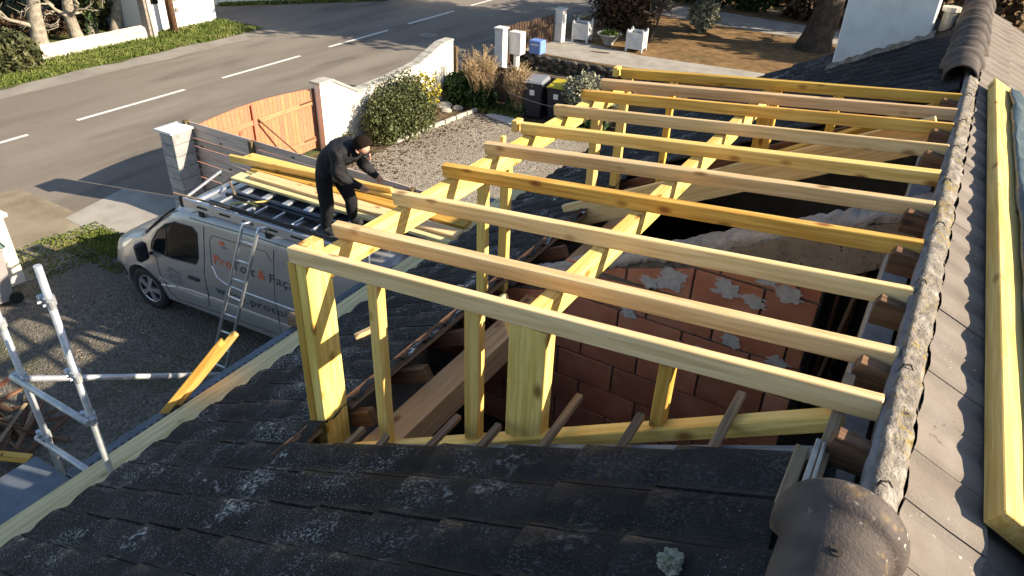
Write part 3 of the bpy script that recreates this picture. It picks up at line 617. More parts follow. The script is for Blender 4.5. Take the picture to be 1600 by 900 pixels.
sc = thing('scaffold', 'galvanised tube scaffold with steel deck along the eave', 'scaffold', (-4.9, 1.8, 0))
def tube(name, p0, p1, r=.024, m='galv', parent=sc):
    M_, L = frame(p0, p1, (0, 0, 1) if abs((Vector(p1)-Vector(p0)).normalized().z) < .95 else (0, 1, 0)); b = MB(); b.tube([(0, 0, 0), (L, 0, 0)], r, 14)
    o = b.build(name, M[m], parent, mw=M_)
    for p in o.data.polygons: p.use_smooth = len(p.vertices) == 4
    return o
tube('pole', (-4.55, 1.84, 0), (-4.55, 1.84, 3.7)); tube('pole', (-5.35, 1.83, 0), (-5.35, 1.83, 3.4))
tube('pole', (-4.55, -.7, 0), (-4.55, -.7, 3.7)); tube('pole', (-5.35, -.7, 0), (-5.35, -.7, 3.4)); tube('pole', (-5.0, 7.6, 0), (-5.0, 7.6, 1.95))
tube('transom', (-5.42, 1.79, 2.5), (-4.50, 1.79, 2.5)); tube('transom', (-5.42, 1.79, 1.9), (-4.5, 1.79, 1.9))
tube('brace', (-5.31, 1.8, 2.52), (-5.31, 3.7, 1.3))
def coupler(x, y, z):
    b = MB(); b.tube([(x, y, z-.03), (x, y, z+.03)], .034, 12)
    for s in (-1, 1):
        b.tube([(x+s*.055, y-.02, z-.028), (x+s*.055, y-.02, z+.028)], .022, 10); b.box((x+s*.02, y-.035, z-.012), (x+s*.06, y+.005, z+.012))
        b.tube([(x+s*.03, y-.06, z), (x+s*.03, y-.01, z)], .009, 6)
    b.build('coupler', M['galv'], sc)
for c_ in ((-4.55, 1.84, 3.45), (-4.55, 1.84, 2.87), (-4.55, 1.84, 2.5), (-5.35, 1.83, 2.98), (-5.35, 1.83, 2.5), (-5.35, 1.83, 1.93)): coupler(*c_)
dk = MB(); dk.box((-4.99, 1.72, 1.75), (-4.86, 7.7, 1.82)); d_ = dk.build('deck', M['deck_steel'], sc, bevel=.008)
h_ = MB()
for i in range(90):
    y = 1.8+i*.065; h_.box((-4.91, y, 1.818), (-4.895, y+.03, 1.822))
h_.build('perforation', M['seam'], d_)
for y0 in (-1.2, .27):
    dk = MB(); dk.box((-5.34, y0, 1.75), (-4.88, y0+1.44, 1.82)); dk.build('deck', M['deck_steel'], sc, bevel=.008)
o = timber('eave_board', (-4.535, -2, 1.965), (-4.535, 7.9, 1.965), .36, .03, M['pine_pale']); tag(o, 'long pale yellow board lying along the eave beside the scaffold deck', 'board')
def lean(name, p0, p1, w_, h, m, label, up):
    o = timber(name, p0, p1, w_, h, M[m], up=up); tag(o, label, 'plank'); return o
dv = Vector((.33, .52, .63)).normalized()
p_ = Vector((-4.70, 3.05, 2.34)); q_ = p_-dv*3.3
lean('lumber', q_, p_, .15, .06, 'pine_gold', 'golden squared timber leaning against the scaffold deck', (-.6, -.2, .6))
p2 = p_+Vector((.035, .12, .03)); q2 = p2-dv*3.3+Vector((.0, -.03, -.02))
lean('lumber', q2, p2, .08, .055, 'pine_yellow', 'thinner yellow timber leaning behind the golden one', (-.6, -.2, .6))
o = timber('wood_block', (-5.03, 4.05, 1.88), (-4.91, 4.1, 1.88), .09, .11, M['old_tan']); tag(o, 'short brown wood block standing on the scaffold deck', 'offcut')
# scrap wood pile in the drive
pile = []
for i in range(26):
    x = -8.25+random.gauss(0, .3); y = 2.42+random.gauss(0, .2); a = random.uniform(0, math.pi); L = random.uniform(.3, .6); z = .03+.012*i*random.uniform(.3, 1)
    dx, dy = math.cos(a)*L, math.sin(a)*L*.8
    o = timber('scrap_stick', (x-dx, y-dy, z), (x+dx, y+dy, z+random.uniform(-.02, .06)), random.uniform(.025, .07), random.uniform(.02, .035), M[random.choice(['old_wood', 'old_tan', 'old_tan', 'old_wood'])])
    tag(o, 'short old batten in the scrap pile on the drive', 'scrap wood', 'scrap battens heaped on the gravel drive')
for i, (a_, b_, lab) in enumerate((((-8.0, 2.0, .2), (-7.45, 2.35, .1), 'wide yellow offcut on the near edge of the scrap pile'), ((-8.3, 1.85, .3), (-7.8, 1.95, .3), 'yellow plank end at the bottom of the scrap pile'))):
    tag(timber('scrap_plank', a_, b_, .12, .035, M['pine_gold']), lab, 'scrap wood')
tag(timber('scrap_stick', (-8.9, 2.65, .1), (-8.55, 2.85, .4), .05, .05, M['gate']), 'reddish painted stick on the far side of the scrap pile', 'scrap wood')

# ------------------------------------------------------------------ van
VM = T((-9.82, 4.935, 0)) @ Matrix.Rotation(math.atan(.06), 4, 'Z')
van = link('van', None, None, VM); tag(van, 'silver panel van with roof rack, parked in the gravel drive', 'van')
ZT = [(0, .70), (.05, .84), (.22, .98), (.45, 1.07), (.75, 1.17), (.9, 1.25), (1.05, 1.38), (1.3, 1.58), (1.55, 1.76), (1.75, 1.84), (2.2, 1.885), (3.5, 1.9), (4.6, 1.89), (4.92, 1.87), (5.02, 1.78)]
HW = [(0, .70), (.05, .79), (.15, .86), (.35, .925), (.7, .965), (1.1, .975), (4.6, .975), (4.95, .955), (5.02, .92)]
def lerp(tab, x):
    if x <= tab[0][0]: return tab[0][1]
    for (a, p), (b_, q) in zip(tab, tab[1:]):
        if x <= b_: return p+(q-p)*(x-a)/(b_-a)
    return tab[-1][1]
FR = [(.0, .90), (.03, .955), (.14, .985), (.22, .99), (.235, .978), (.34, .997), (.47, 1.0), (.53, .985), (.58, .978), (.72, .945), (.86, .905), (.93, .87), (.965, .81), (.99, .68), (1.0, .4), (1.005, 0)]
YCV = .975
def sec(l):
    zt = lerp(ZT, l); hw = lerp(HW, l); zb = .26 if l > .25 else .34
    up = [(hw*f, zb+(zt-zb)*t) for t, f in FR]
    return [(YCV-y, z) for y, z in up] + [(YCV+y, z) for y, z in up[-2::-1]]
def side_y(l, z):
    s_ = sec(l)[:len(FR)]
    for (y0, z0), (y1, z1) in zip(s_, s_[1:]):
        if z0 <= z <= z1 and z1 > z0: return y0+(y1-y0)*(z-z0)/(z1-z0)
    return s_[0][0]
st = sorted(set([a for a, _ in ZT]+[a for a, _ in HW]+[.1, .3, .6, .85, 1.2, 1.45, 2.0, 2.6, 3.0, 4.0, 4.3]))
b = MB(); rings = [sec(l) for l in st]; n = len(rings[0])
b.add([(l, y, z) for l, r_ in zip(st, rings) for y, z in r_], [(i*n+k, i*n+k+1, (i+1)*n+k+1, (i+1)*n+k) for i in range(len(st)-1) for k in range(n-1)]
      + [(i*n+n-1, i*n, (i+1)*n, (i+1)*n+n-1) for i in range(len(st)-1)] + [tuple(range(n)), tuple((len(st)-1)*n+k for k in range(n-1, -1, -1))])
bodyme = b.mesh('body')
WL = (.80, 3.95)
tmp = bpy.data.objects.new('tmp', bodyme); COL.objects.link(tmp); cutters = []
for l in WL:
    for y0, y1 in ((-.1, .34), (1.61, 2.1)):
        c_ = MB(); c_.tube([(l, y0, .33), (l, y1, .33)], .40, 32); co = bpy.data.objects.new('cut', c_.mesh('cut')); COL.objects.link(co); cutters.append(co)
        md = tmp.modifiers.new('b', 'BOOLEAN'); md.object = co; md.operation = 'DIFFERENCE'; md.solver = 'EXACT'
dg = bpy.context.evaluated_depsgraph_get(); nm = bpy.data.meshes.new_from_object(tmp.evaluated_get(dg))
for o_ in [tmp]+cutters: bpy.data.objects.remove(o_, do_unlink=True)
nm.name = 'body'; nm.materials.clear()
body = link('body', nm, van, VM, M['paint_van'])
bmv = bmesh.new(); bmv.from_mesh(nm)
for f in bmv.faces: f.smooth = True
for e in bmv.edges:
    if len(e.link_faces) == 2 and e.calc_face_angle(0) > .55: e.smooth = False
bmv.to_mesh(nm); bmv.free()
def patch(name, pts, m, parent=van, off=.006, nz=10, far=False):
    """panel lying on the near side of the van; outline pts (l, z)"""
    pts = list(pts); dense = []
    for (a, za), (c_, zc) in zip(pts, pts[1:]+pts[:1]):
        for t in range(4): dense.append((a+(c_-a)*t/4, za+(zc-za)*t/4))
    cx = sum(p[0] for p in dense)/len(dense); cz = sum(p[1] for p in dense)/len(dense); m_ = len(dense); vs_ = []; R_ = 5
    for r_ in range(R_+1):
        f = 1-r_/R_
        for (l, z) in dense:
            L_, Z_ = cx+(l-cx)*f, cz+(z-cz)*f; y = side_y(L_, Z_)-off; vs_.append((L_, 2*YCV-y if far else y, Z_))
    fs = [(r_*m_+k, r_*m_+(k+1) % m_, (r_+1)*m_+(k+1) % m_, (r_+1)*m_+k) for r_ in range(R_-1) for k in range(m_)] + [((R_-1)*m_+k, (R_-1)*m_+(k+1) % m_, R_*m_) for k in range(m_)]
    b = MB(); b.add(vs_, fs); return b.build(name, m, parent, mw=VM, smooth=True)
def line(name, pts, m, wd=.008, off=.002, parent=van):
    b = MB(); d = []
    for (a, za), (c_, zc) in zip(pts, pts[1:]):
        for t in range(5): d.append((a+(c_-a)*t/5, za+(zc-za)*t/5))
    d.append(pts[-1]); b.tube([(l, side_y(l, z)-off+wd*.3, z) for l, z in d], wd, 6); return b.build(name, m, parent, mw=VM, smooth=True)
win = [(1.08, 1.06), (1.10, 1.17), (1.24, 1.36), (1.42, 1.5), (1.62, 1.585), (1.95, 1.60), (2.03, 1.54), (2.02, 1.2), (1.96, 1.1), (1.5, 1.055)]
for far in (False, True):
    wn = patch('side_window', win, M['glass'], far=far)
    if not far: line('window_seal', win+win[:1], M['black_plastic'], .012, .004, wn); line('window_divider', [(1.42, 1.06), (1.44, 1.5)], M['black_plastic'], .012, .006, wn)
line('door_seam', [(2.16, 1.66), (2.14, 1.3), (2.10, 1.0), (2.07, .6), (2.04, .45)], M['seam'], .006)
line('door_seam', [(1.18, .98), (1.2, .7), (1.3, .45), (1.42, .36)], M['seam'], .005); line('door_seam', [(1.42, .36), (2.04, .4), (3.3, .42)], M['seam'], .005)
line('door_seam', [(3.32, 1.66), (3.31, 1.0), (3.3, .45)], M['seam'], .005); line('door_seam', [(4.85, 1.66), (4.85, .5)], M['seam'], .006)
line('roof_gutter', [(1.9, 1.71), (3.0, 1.74), (4.9, 1.73)], M['seam'], .006)
line('body_crease', [(1.15, .66), (1.6, .56), (2.05, .58)], M['paint_van'], .012, .0)
line('moulding', [(2.26, 1.16), (2.33, 1.02), (2.48, .955), (2.8, .935), (4.6, .93)], M['alu'], .014, .002)
line('panel_edge', [(2.26, 1.16), (2.25, 1.5), (2.3, 1.58), (3.2, 1.60), (3.27, 1.5)], M['seam'], .004)
b = MB(); b.box((1.78, side_y(1.9, .86)-.03, .84), (1.98, side_y(1.9, .86)+.01, .885)); b.build('door_handle', M['black_plastic'], van, bevel=.012, mw=VM)
b = MB(); ym = side_y(1.15, 1.0); b.box((1.0, ym-.2, .93), (1.1, ym-.03, 1.2)); b.box((1.06, ym-.05, .98), (1.12, ym+.03, 1.04)); b.build('wing_mirror', M['black_plastic'], van, bevel=.03, mw=VM)
for (p0_, p1_) in (((.30, .80), (.62, 1.03)),): patch('headlight', [(.10, .74), (.2, .92), (.45, 1.02), (.62, 1.045), (.5, .94), (.3, .8)], M['lamp_glass'])
patch('front_bumper', [(.02, .36), (.02, .55), (.36, .6), (.4, .42)], M['black_plastic'])
vs_ = []; nn = 9; rr_ = [(.93, .03), (1.05, .03), (1.3, .03), (1.5, .03), (1.58, .03)]
for l, _ in rr_:
    zt = lerp(ZT, l); hw = lerp(HW, l)*.80
    for k in range(nn):
        y = -hw+2*hw*k/(nn-1); tt = abs(y/hw); vs_.append((l-.004, YCV+y, zt+.012-.055*tt**3))
b = MB(); b.add(vs_, [(i*nn+k, i*nn+k+1, (i+1)*nn+k+1, (i+1)*nn+k) for i in range(len(rr_)-1) for k in range(nn-1)]); b.build('windscreen', M['glass'], van, smooth=True, mw=VM)
for sgn in (-1, 1):
    b = MB(); b.tube([(l, YCV+sgn*lerp(HW, l)*.83, lerp(ZT, l)-.035) for l in (.88, 1.0, 1.15, 1.3, 1.45, 1.58)], .017, 6); b.build('windscreen_seal', M['black_plastic'], van, smooth=True, mw=VM)
b = MB(); b.tube([(.9, .35, 1.29), (.95, 1.0, 1.33)], .012, 6); b.build('wiper', M['black_plastic'], van, mw=VM)
for l in WL:
    for s in (0, 1):
        y0 = .04 if s == 0 else 1.91; sg = 1 if s == 0 else -1
        wh = link('wheel', None, van, VM @ T((l, y0, .33)))
        WM = W[wh.name]
        b = MB(); nS = 36; prof = [(.205, .02), (.25, .0), (.30, .005), (.325, .03), (.33, .06), (.33, .17), (.32, .2), (.2, .2)]
        vv = [(r_*math.cos(2*math.pi*k/nS), sg*y, r_*math.sin(2*math.pi*k/nS)) for r_, y in prof for k in range(nS)]
        b.add(vv, [(i*nS+k, i*nS+(k+1) % nS, (i+1)*nS+(k+1) % nS, (i+1)*nS+k) for i in range(len(prof)-1) for k in range(nS)]); b.build('tyre', M['rubber'], wh, smooth=True, mw=WM)
        b = MB(); b.tube([(0, sg*.06, 0), (0, sg*.09, 0)], .2, 24); b.build('brake_disc', M['seam'], wh, mw=WM)
        b = MB()
        for k in range(5):
            for dd in (-.13, .13):
                a = 2*math.pi*k/5+dd; b.beam((.03*math.cos(a), sg*.025, .03*math.sin(a)), (.2*math.cos(a), sg*.03, .2*math.sin(a)), .03, .03, (0, 1, 0))
        b.tube([(0, sg*.015, 0), (0, sg*.05, 0)], .05, 16); b.tube([(.21*math.cos(2*math.pi*k/24), sg*.03, .21*math.sin(2*math.pi*k/24)) for k in range(25)], .014, 6, False); b.build('rim', M['rim'], wh, mw=WM)
# lettering on the side
def lettering(s, size, l, z, m, xs=1.0, shear=0, name='lettering'):
    cu = bpy.data.curves.new('txt', 'FONT'); cu.body = s; cu.size = size; cu.extrude = .001; cu.space_character = 1.1; cu.offset = .0
    ob = bpy.data.objects.new('txt', cu); COL.objects.link(ob); dg = bpy.context.evaluated_depsgraph_get(); dg.update()
    me = bpy.data.meshes.new_from_object(ob.evaluated_get(dg)); bpy.data.objects.remove(ob, do_unlink=True)
    wmax = 0
    for v in me.vertices:
        L_ = l+v.co.x*xs; Z_ = z+v.co.y; wmax = max(wmax, v.co.x*xs); v.co = Vector((L_, side_y(L_, Z_)-.006-(v.co.z+.001), Z_))
    me.materials.clear(); link(name, me, van, VM, m); return l+wmax
e = lettering('Pro', .17, 2.30, 1.215, M['orange'], 1.18); e = lettering('Toit', .17, e+.015, 1.215, M['grey_letter'], 1.2); e = lettering('&', .17, e+.05, 1.215, M['orange'], 1.1); e = lettering('Façade', .17, e+.06, 1.215, M['grey_letter'], 1.3)
e = lettering('www.protoit', .175, 2.26, .76, M['grey_letter'], 1.3)
patch('emblem', [(2.40, 1.52), (2.47, 1.545), (2.52, 1.51), (2.47, 1.49)], M['orange']); patch('emblem', [(2.42, 1.47), (2.52, 1.485), (2.56, 1.465), (2.48, 1.45)], M['grey_logo'])
for dz in (0, -.105):
    patch('door_emblem', [(1.36, .86+dz), (1.43, .905+dz), (1.6, .86+dz), (1.62, .82+dz), (1.45, .865+dz), (1.37, .82+dz)], M['grey_logo'])
    patch('door_emblem', [(1.40, .80+dz), (1.60, .79+dz), (1.6, .76+dz), (1.41, .77+dz)], M['grey_logo'])
# rack
for yv in (.12, 1.66):
    b = MB(); b.box((1.85, yv-.018, 1.86), (4.75, yv+.018, 1.985)); r_ = b.build('rack_rail', M['alu'], van, bevel=.008, mw=VM)
    if yv < 1:
        for k in range(7):
            h_ = MB(); h_.box((2.1+.38*k, yv-.0205, 1.905), (2.28+.38*k, yv-.0165, 1.935)); h_.build('rail_slot', M['seam'], r_, mw=VM)
    b = MB(); b.box((1.80, yv-.025, 1.85), (1.85, yv+.025, 1.99)); b.build('rail_cap', M['black_plastic'], van, bevel=.006, mw=VM)
    b = MB()
    for l in (2.1, 3.2, 4.4): b.box((l, yv-.015, 1.78), (l+.07, yv+.015, 1.86))
    b.build('rack_foot', M['black_plastic'], van, mw=VM)
for l in (2.0, 2.75, 3.5, 4.25, 4.65):
    b = MB(); b.box((l, .13, 1.935), (l+.06, 1.65, 1.97)); b.build('rack_crossbar', M['alu'], van, bevel=.006, mw=VM)
b = MB(); b.tube([(1.9, .14, 1.99), (1.7, .9, 2.02)], .018, 8); b.build('rack_roller', M['alu'], van, mw=VM)
def vt(l, y, z): return VM @ Vector((l, y, z))
# load on the rack: black roof ladder, aluminium ladder, dark sheet
def roof_ladder(name, l0, l1, ya, yb, z, rail, rung, rw, rungs, label, wr):
    t = thing(name, label, 'ladder', vt(l0, ya, z))
    for y in (ya, yb): timber('rail', vt(l0, y, z+.03), vt(l1, y, z+.03), rw, .05, M[rail], t)
    for k in range(rungs):
        l = l0+.12+(l1-l0-.24)*k/(rungs-1); timber('rung', vt(l, ya, z+.03), vt(l, yb, z+.035), wr, .03, M[rung], t)
roof_ladder('roof_ladder', 2.28, 4.55, .17, .43, 1.975, 'black_plastic', 'alu', .035, 8, 'black-railed roof ladder lying on the near side of the van rack', .018)
b = MB(); b.box((2.25, .47, 1.973), (4.7, 1.7, 1.985)); tag(b.build('load_sheet', M['roof_blue'], None, mw=VM), 'dark blue sheet lying flat on the van rack', 'sheet')
roof_ladder('aluminium_ladder', 2.35, 4.6, .50, .84, 1.99, 'roof_blue', 'alu', .04, 7, 'wide-runged aluminium ladder lying on the dark sheet on the van', .085)
for (p, q, lab) in ((vt(1.72, .10, 2.02), vt(2.65, .14, 2.03), 'thin grey lath lying along the near van rack rail'), (vt(2.0, .75, 2.045), vt(2.45, .42, 2.05), 'thin brown lath lying across the front of the van rack')):
    tag(timber('lath', p, q, .03, .015, M['old_tan']), lab, 'lath')
b = MB(); b.tube([vt(2.6, .15, 1.99), vt(2.62, .2, 2.06), vt(2.85, .35, 2.065), vt(2.95, .5, 2.05)], .012, 6); b.tube([vt(2.8, .3, 2.07), vt(2.95, .3, 2.06)], .012, 6); tag(b.build('strap', plain('yellow strap', (.5, .4, .12), .8), None, smooth=True), 'yellow tie strap over the black roof ladder', 'strap')
# planks piled on the van
zb = 2.06
def vplank(l0, y0, l1, y1, z, w_, h, m, lab, twist=0, z1=None):
    tag(timber('plank', vt(l0, y0, z+h/2), vt(l1, y1, (z if z1 is None else z1)+h/2), w_, h, M[m], twist=twist), lab, 'plank', 'planks piled on the van')
vplank(2.1, .80, 5.55, .72, zb, .19, .045, 'pine_pale', 'grey-green weathered plank at the near bottom of the pile on the van')
vplank(2.15, 1.02, 5.5, .93, zb, .19, .045, 'pine_pale', 'weathered plank second from near side at the bottom of the pile')
vplank(2.2, 1.25, 5.6, 1.14, zb, .19, .045, 'pine_tan', 'tan plank on the far bottom of the pile on the van')
vplank(2.35, .87, 5.5, .80, zb+.047, .17, .045, 'pine_tan', 'tan plank of the second layer on the near side of the pile')
vplank(2.2, 1.05, 5.45, 1.07, zb+.047, .18, .045, 'pine_gold', 'golden plank in the middle of the second layer of the pile')
vplank(1.9, 1.2, 5.4, 1.27, zb+.095, .22, .04, 'pine_yellow', 'top yellow plank lying flat on the far side of the pile')
tag(timber('plank', vt(1.82, 1.0, zb+.15), vt(4.3, 1.2, zb+.17), .045, .10, M['pine_yellow'], twist=.2), 'plank held on edge by the worker in black', 'plank', 'planks piled on the van')
# ladder leaning on the van
ld = thing('ladder', 'narrow aluminium ladder leaning against the side of the van', 'ladder', (-7.0, 4.55, 0))
A0, A1 = Vector((-7.20, 4.50, .0)), Vector((-6.64, 4.955, 2.08))
D_ = Vector((.235, .015, 0))
for k in range(2):
    b = MB(); p, q = A0+D_*k, A1+D_*k; b.tube([p, p.lerp(q, .97), q, q+Vector((.03, .07, .0)), q+Vector((.035, .085, -.05))], [.02, .02, .02, .018, .016], 8); b.build('rail', M['alu'], ld, smooth=True)
for k in range(8):
    t = .06+.9*k/7.5; b = MB(); b.tube([A0.lerp(A1, t), A0.lerp(A1, t)+D_], .014, 8); b.build('rung', M['alu'], ld, smooth=True)

# ------------------------------------------------------------------ worker on the van
# joints: name -> (position, radius)
J = {}
hip = Vector((-5.66, 5.52, 2.80))
def person():
    body_pts = {
     'pelvis': (Vector((-5.76, 5.52, 2.78)), .14), 'belly': ((-5.70, 5.54, 2.91), .165), 'chest': ((-5.595, 5.56, 3.01), .178), 'upper': ((-5.465, 5.58, 3.075), .145), 'neck': ((-5.375, 5.585, 3.115), .06), 'skull': ((-5.285, 5.59, 3.13), .084), 'jaw': ((-5.24, 5.58, 3.06), .06),
     'hipL': ((-5.77, 5.43, 2.72), .112), 'kneeL': ((-5.71, 5.39, 2.36), .08), 'calfL': ((-5.755, 5.40, 2.2), .072), 'ankL': ((-5.80, 5.41, 2.065), .052), 'toeL': ((-5.66, 5.42, 2.035), .042),
     'hipR': ((-5.72, 5.62, 2.72), .112), 'kneeR': ((-5.57, 5.64, 2.40), .08), 'calfR': ((-5.60, 5.66, 2.25), .07), 'ankR': ((-5.61, 5.68, 2.125), .052), 'toeR': ((-5.48, 5.70, 2.11), .042),
     'shL': ((-5.49, 5.42, 3.03), .102), 'elbL': ((-5.50, 5.37, 2.83), .08), 'wriL': ((-5.37, 5.52, 2.69), .05), 'palmL': ((-5.33, 5.58, 2.655), .036),
     'shR': ((-5.45, 5.74, 3.04), .102), 'elbR': ((-5.50, 5.80, 2.81), .078), 'wriR': ((-5.42, 5.88, 2.68), .05), 'palmR': ((-5.39, 5.91, 2.64), .036)}
    edges = [('pelvis','belly'),('belly','chest'),('chest','upper'),('upper','neck'),('neck','skull'),('skull','jaw'),
     ('pelvis','hipL'),('hipL','kneeL'),('kneeL','calfL'),('calfL','ankL'),('ankL','toeL'),('pelvis','hipR'),('hipR','kneeR'),('kneeR','calfR'),('calfR','ankR'),('ankR','toeR'),
     ('upper','shL'),('shL','elbL'),('elbL','wriL'),('wriL','palmL'),('upper','shR'),('shR','elbR'),('elbR','wriR'),('wriR','palmR')]
    for s in 'LR':
        p = Vector(body_pts['palm'+s][0])
        for k in range(4):
            off = Vector((.026*(k-1.5)*.5, .026*(k-1.5)*.75, 0)); L = (.85, 1, .95, .75)[k]
            a = p+off+Vector((.01, .01, -.03)); b_ = a+Vector((.012, .012, -.03*L)); c_ = b_+Vector((-.006, .012, -.022*L))
            for nm_, v in (('a', a), ('b', b_), ('c', c_)): body_pts['f%s%d%s' % (s, k, nm_)] = (v, .0095)
            edges.extend([('palm'+s, 'f%s%da' % (s, k)), ('f%s%da' % (s, k), 'f%s%db' % (s, k)), ('f%s%db' % (s, k), 'f%s%dc' % (s, k))])
        a = p+Vector((.02, -.035, .002)); b_ = a+Vector((.01, -.01, -.03)); body_pts['t%sa' % s] = (a, .011); body_pts['t%sb' % s] = (b_, .01)
        edges.extend([('palm'+s, 't%sa' % s), ('t%sa' % s, 't%sb' % s)])
    names = list(body_pts); me = bpy.data.meshes.new('person'); me.from_pydata([tuple(body_pts[n_][0]) for n_ in names], [(names.index(a), names.index(b_)) for a, b_ in edges], [])
    ob = bpy.data.objects.new('person_src', me); COL.objects.link(ob)
    md = ob.modifiers.new('skin', 'SKIN'); md.use_smooth_shade = True
    for i, n_ in enumerate(names):
        sv = me.skin_vertices[0].data[i]; r_ = body_pts[n_][1]; sv.radius = (r_, r_); sv.use_root = (n_ == 'pelvis')
    sb = ob.modifiers.new('sub', 'SUBSURF'); sb.levels = 2; sb.render_levels = 2
    dg = bpy.context.evaluated_depsgraph_get(); dg.update(); out = bpy.data.meshes.new_from_object(ob.evaluated_get(dg)); bpy.data.objects.remove(ob, do_unlink=True)
    out.materials.clear()
    for m in ('jacket', 'trousers', 'skin', 'rubber'): out.materials.append(M[m])
    B = {n_: Vector(v[0]) for n_, v in body_pts.items()}
    for p in out.polygons:
        c_ = p.center; near = min(B, key=lambda n_: (B[n_]-c_).length-body_pts[n_][1])
        mi = 0
        if near in ('skull', 'jaw', 'neck') or near.startswith(('palm', 'f', 't')) and not near.startswith('toe'): mi = 2
        if near.startswith(('hip', 'knee', 'calf')): mi = 1
        if near.startswith('hip') and c_.z > 2.76: mi = 0
        if near == 'pelvis' and c_.z < 2.72: mi = 1
        if near.startswith(('ank', 'toe')): mi = 3
        if near == 'neck' and (c_-B['neck']).dot(Vector((.8, 0, .6))) < .0: mi = 0
        p.material_index = mi; p.use_smooth = True
    for v in out.vertices:                      # jacket folds
        if (v.co-B['chest']).length < .45 and v.co.z > 2.70 and v.co.x < -5.37:
            d = mnoise.noise(v.co*9)*.014+mnoise.noise(v.co*22)*.006; v.co += v.normal*d
        elif v.co.z < 2.74: v.co += v.normal*mnoise.noise(v.co*14)*.008
    o = link('person', out, None, T((0, 0, 0)))
    tag(o, 'person in black jacket and trousers bending over planks on the van', 'person')
    # hair, face
    hb = bmesh.new(); bmesh.ops.create_uvsphere(hb, u_segments=20, v_segments=14, radius=1)
    fwd = Vector((.62, -.12, -.72)).normalized()
    for v in list(hb.verts):
        d = v.co.normalized(); 
        v.co = Vector((v.co.x*.118, v.co.y*.108, v.co.z*.112))*(1+.06*mnoise.noise(v.co*4))
    geom = [v for v in hb.verts if v.co.normalized().dot(fwd) > .55]
    bmesh.ops.delete(hb, geom=geom, context='VERTS')
    hm = bpy.data.meshes.new('hair'); hb.to_mesh(hm); hb.free(); hm.polygons.foreach_set('use_smooth', [True]*len(hm.polygons))
    link('hair', hm, o, T((-5.295, 5.59, 3.137)), M['hair'])
    F = MB(); ctr = Vector((-5.262, 5.585, 3.1))
    F.tube([ctr+fwd*.075+Vector((.02, 0, .03)), ctr+fwd*.105+Vector((.005, 0, -.005)), ctr+fwd*.085+Vector((.0, 0, -.02))], [.008, .015, .009], 8); F.build('nose', M['skin'], o, smooth=True)
    for s in (-1, 1):
        E_ = MB(); E_.tube([ctr+fwd*.082+Vector((.02, s*.035, .022)), ctr+fwd*.09+Vector((.02, s*.035, .022))], .012, 8); E_.build('eye', M['hair'], o)
        E_ = MB(); E_.tube([ctr+Vector((-.035, s*.085, .03)), ctr+Vector((-.03, s*.1, .005)), ctr+Vector((-.02, s*.085, -.02))], [.012, .016, .01], 8); E_.build('ear', M['skin'], o, smooth=True)
    E_ = MB(); E_.tube([ctr+fwd*.078+Vector((-.02, -.025, -.035)), ctr+fwd*.084+Vector((-.02, 0, -.037)), ctr+fwd*.078+Vector((-.02, .025, -.035))], .006, 6); E_.build('mouth', plain('lips', (.35, .13, .1)), o)
    g_ = MB(); g_.tube([ctr+fwd*.07+Vector((.02, -.085, .02)), ctr+fwd*.1+Vector((.02, -.03, .02)), ctr+fwd*.1+Vector((.02, .03, .02)), ctr+fwd*.07+Vector((.02, .085, .02))], .004, 6); g_.build('glasses', M['black_plastic'], o)
    return o
person()

# ------------------------------------------------------------------ fence, gate, walls
fe = thing('slat_fence', 'weathered horizontal board fence between drive and gravel yard', 'fence', (-8.6, 7.8, 0))
fx = [-11.33, -9.72, -8.05, -6.4, -4.75]
for i, x in enumerate(fx):
    timber('post', (x, 7.77, 0), (x, 7.77, 1.58 if i == 0 else 1.56), .085, .09, M['post_wood'], fe, up=(0, 1, 0))
for x0, x1 in zip(fx, fx[1:]):
    for k in range(10):
        z = .09+.148*k; timber('slat', (x0+.05, 7.80, z+.07+random.uniform(-.003, .003)), (x1-.05, 7.80, z+.07+random.uniform(-.003, .003)), .022, .138, M['fence_wood'], fe, twist=random.uniform(-.03, .03))
gp = thing('block_pillar', 'grey concrete block gate pillar with pale cap at the fence end', 'pillar', (-11.3, 7.5, 0))
for k in range(7):
    b = MB(); b.box((-.17, -.17, .0), (.17, .235, .203)); b.build('block', M['block'], gp, bevel=.006, mw=T((-11.33+random.uniform(-.004, .004), 7.5, .212*k)))
b = MB(); b.prism([(-.22, -.22), (.22, -.22), (.22, .24), (-.22, .24)], 1.484, 1.52); b.add([(-.22, -.22, 1.52), (.22, -.22, 1.52), (.22, .24, 1.52), (-.22, .24, 1.52), (0, 0, 1.555)], [(0, 1, 4), (1, 2, 4), (2, 3, 4), (3, 0, 4)]); b.build('cap', M['chimney'], gp, mw=T((-11.33, 7.5, 0)))
ga = thing('wooden_gate', 'salmon painted double wooden gate with arched top', 'gate', (-11.5, 9.4, 0))
def gtop(y): return 1.34+.10*math.sin(math.pi*min(1, max(0, (y-7.85)/3.1)))
nb = 30; gy0, gy1 = 7.80, 10.93; bwid = (gy1-gy0)/nb
for k in range(nb):
    y = gy0+bwid*k; b = MB(); b.prism([(y+.003, .06), (y+bwid-.003, .06), (y+bwid-.003, gtop(y+bwid)), (y+.003, gtop(y))], -.012, .012, M=Matrix(((0, 0, 1, -11.5), (1, 0, 0, 0), (0, 1, 0, 0), (0, 0, 0, 1))))
    # re-express with the grain (local X) along the height
    o = b.build('board', M['gate'], ga)
for (za, zb_) in ((.22, .32), (1.02, 1.12)):
    for (a, c_) in ((gy0+.02, 9.34), (9.38, gy1-.02)): timber('ledge', (-11.47, a, (za+zb_)/2), (-11.47, c_, (za+zb_)/2), .03, zb_-za, M['gate'], ga)
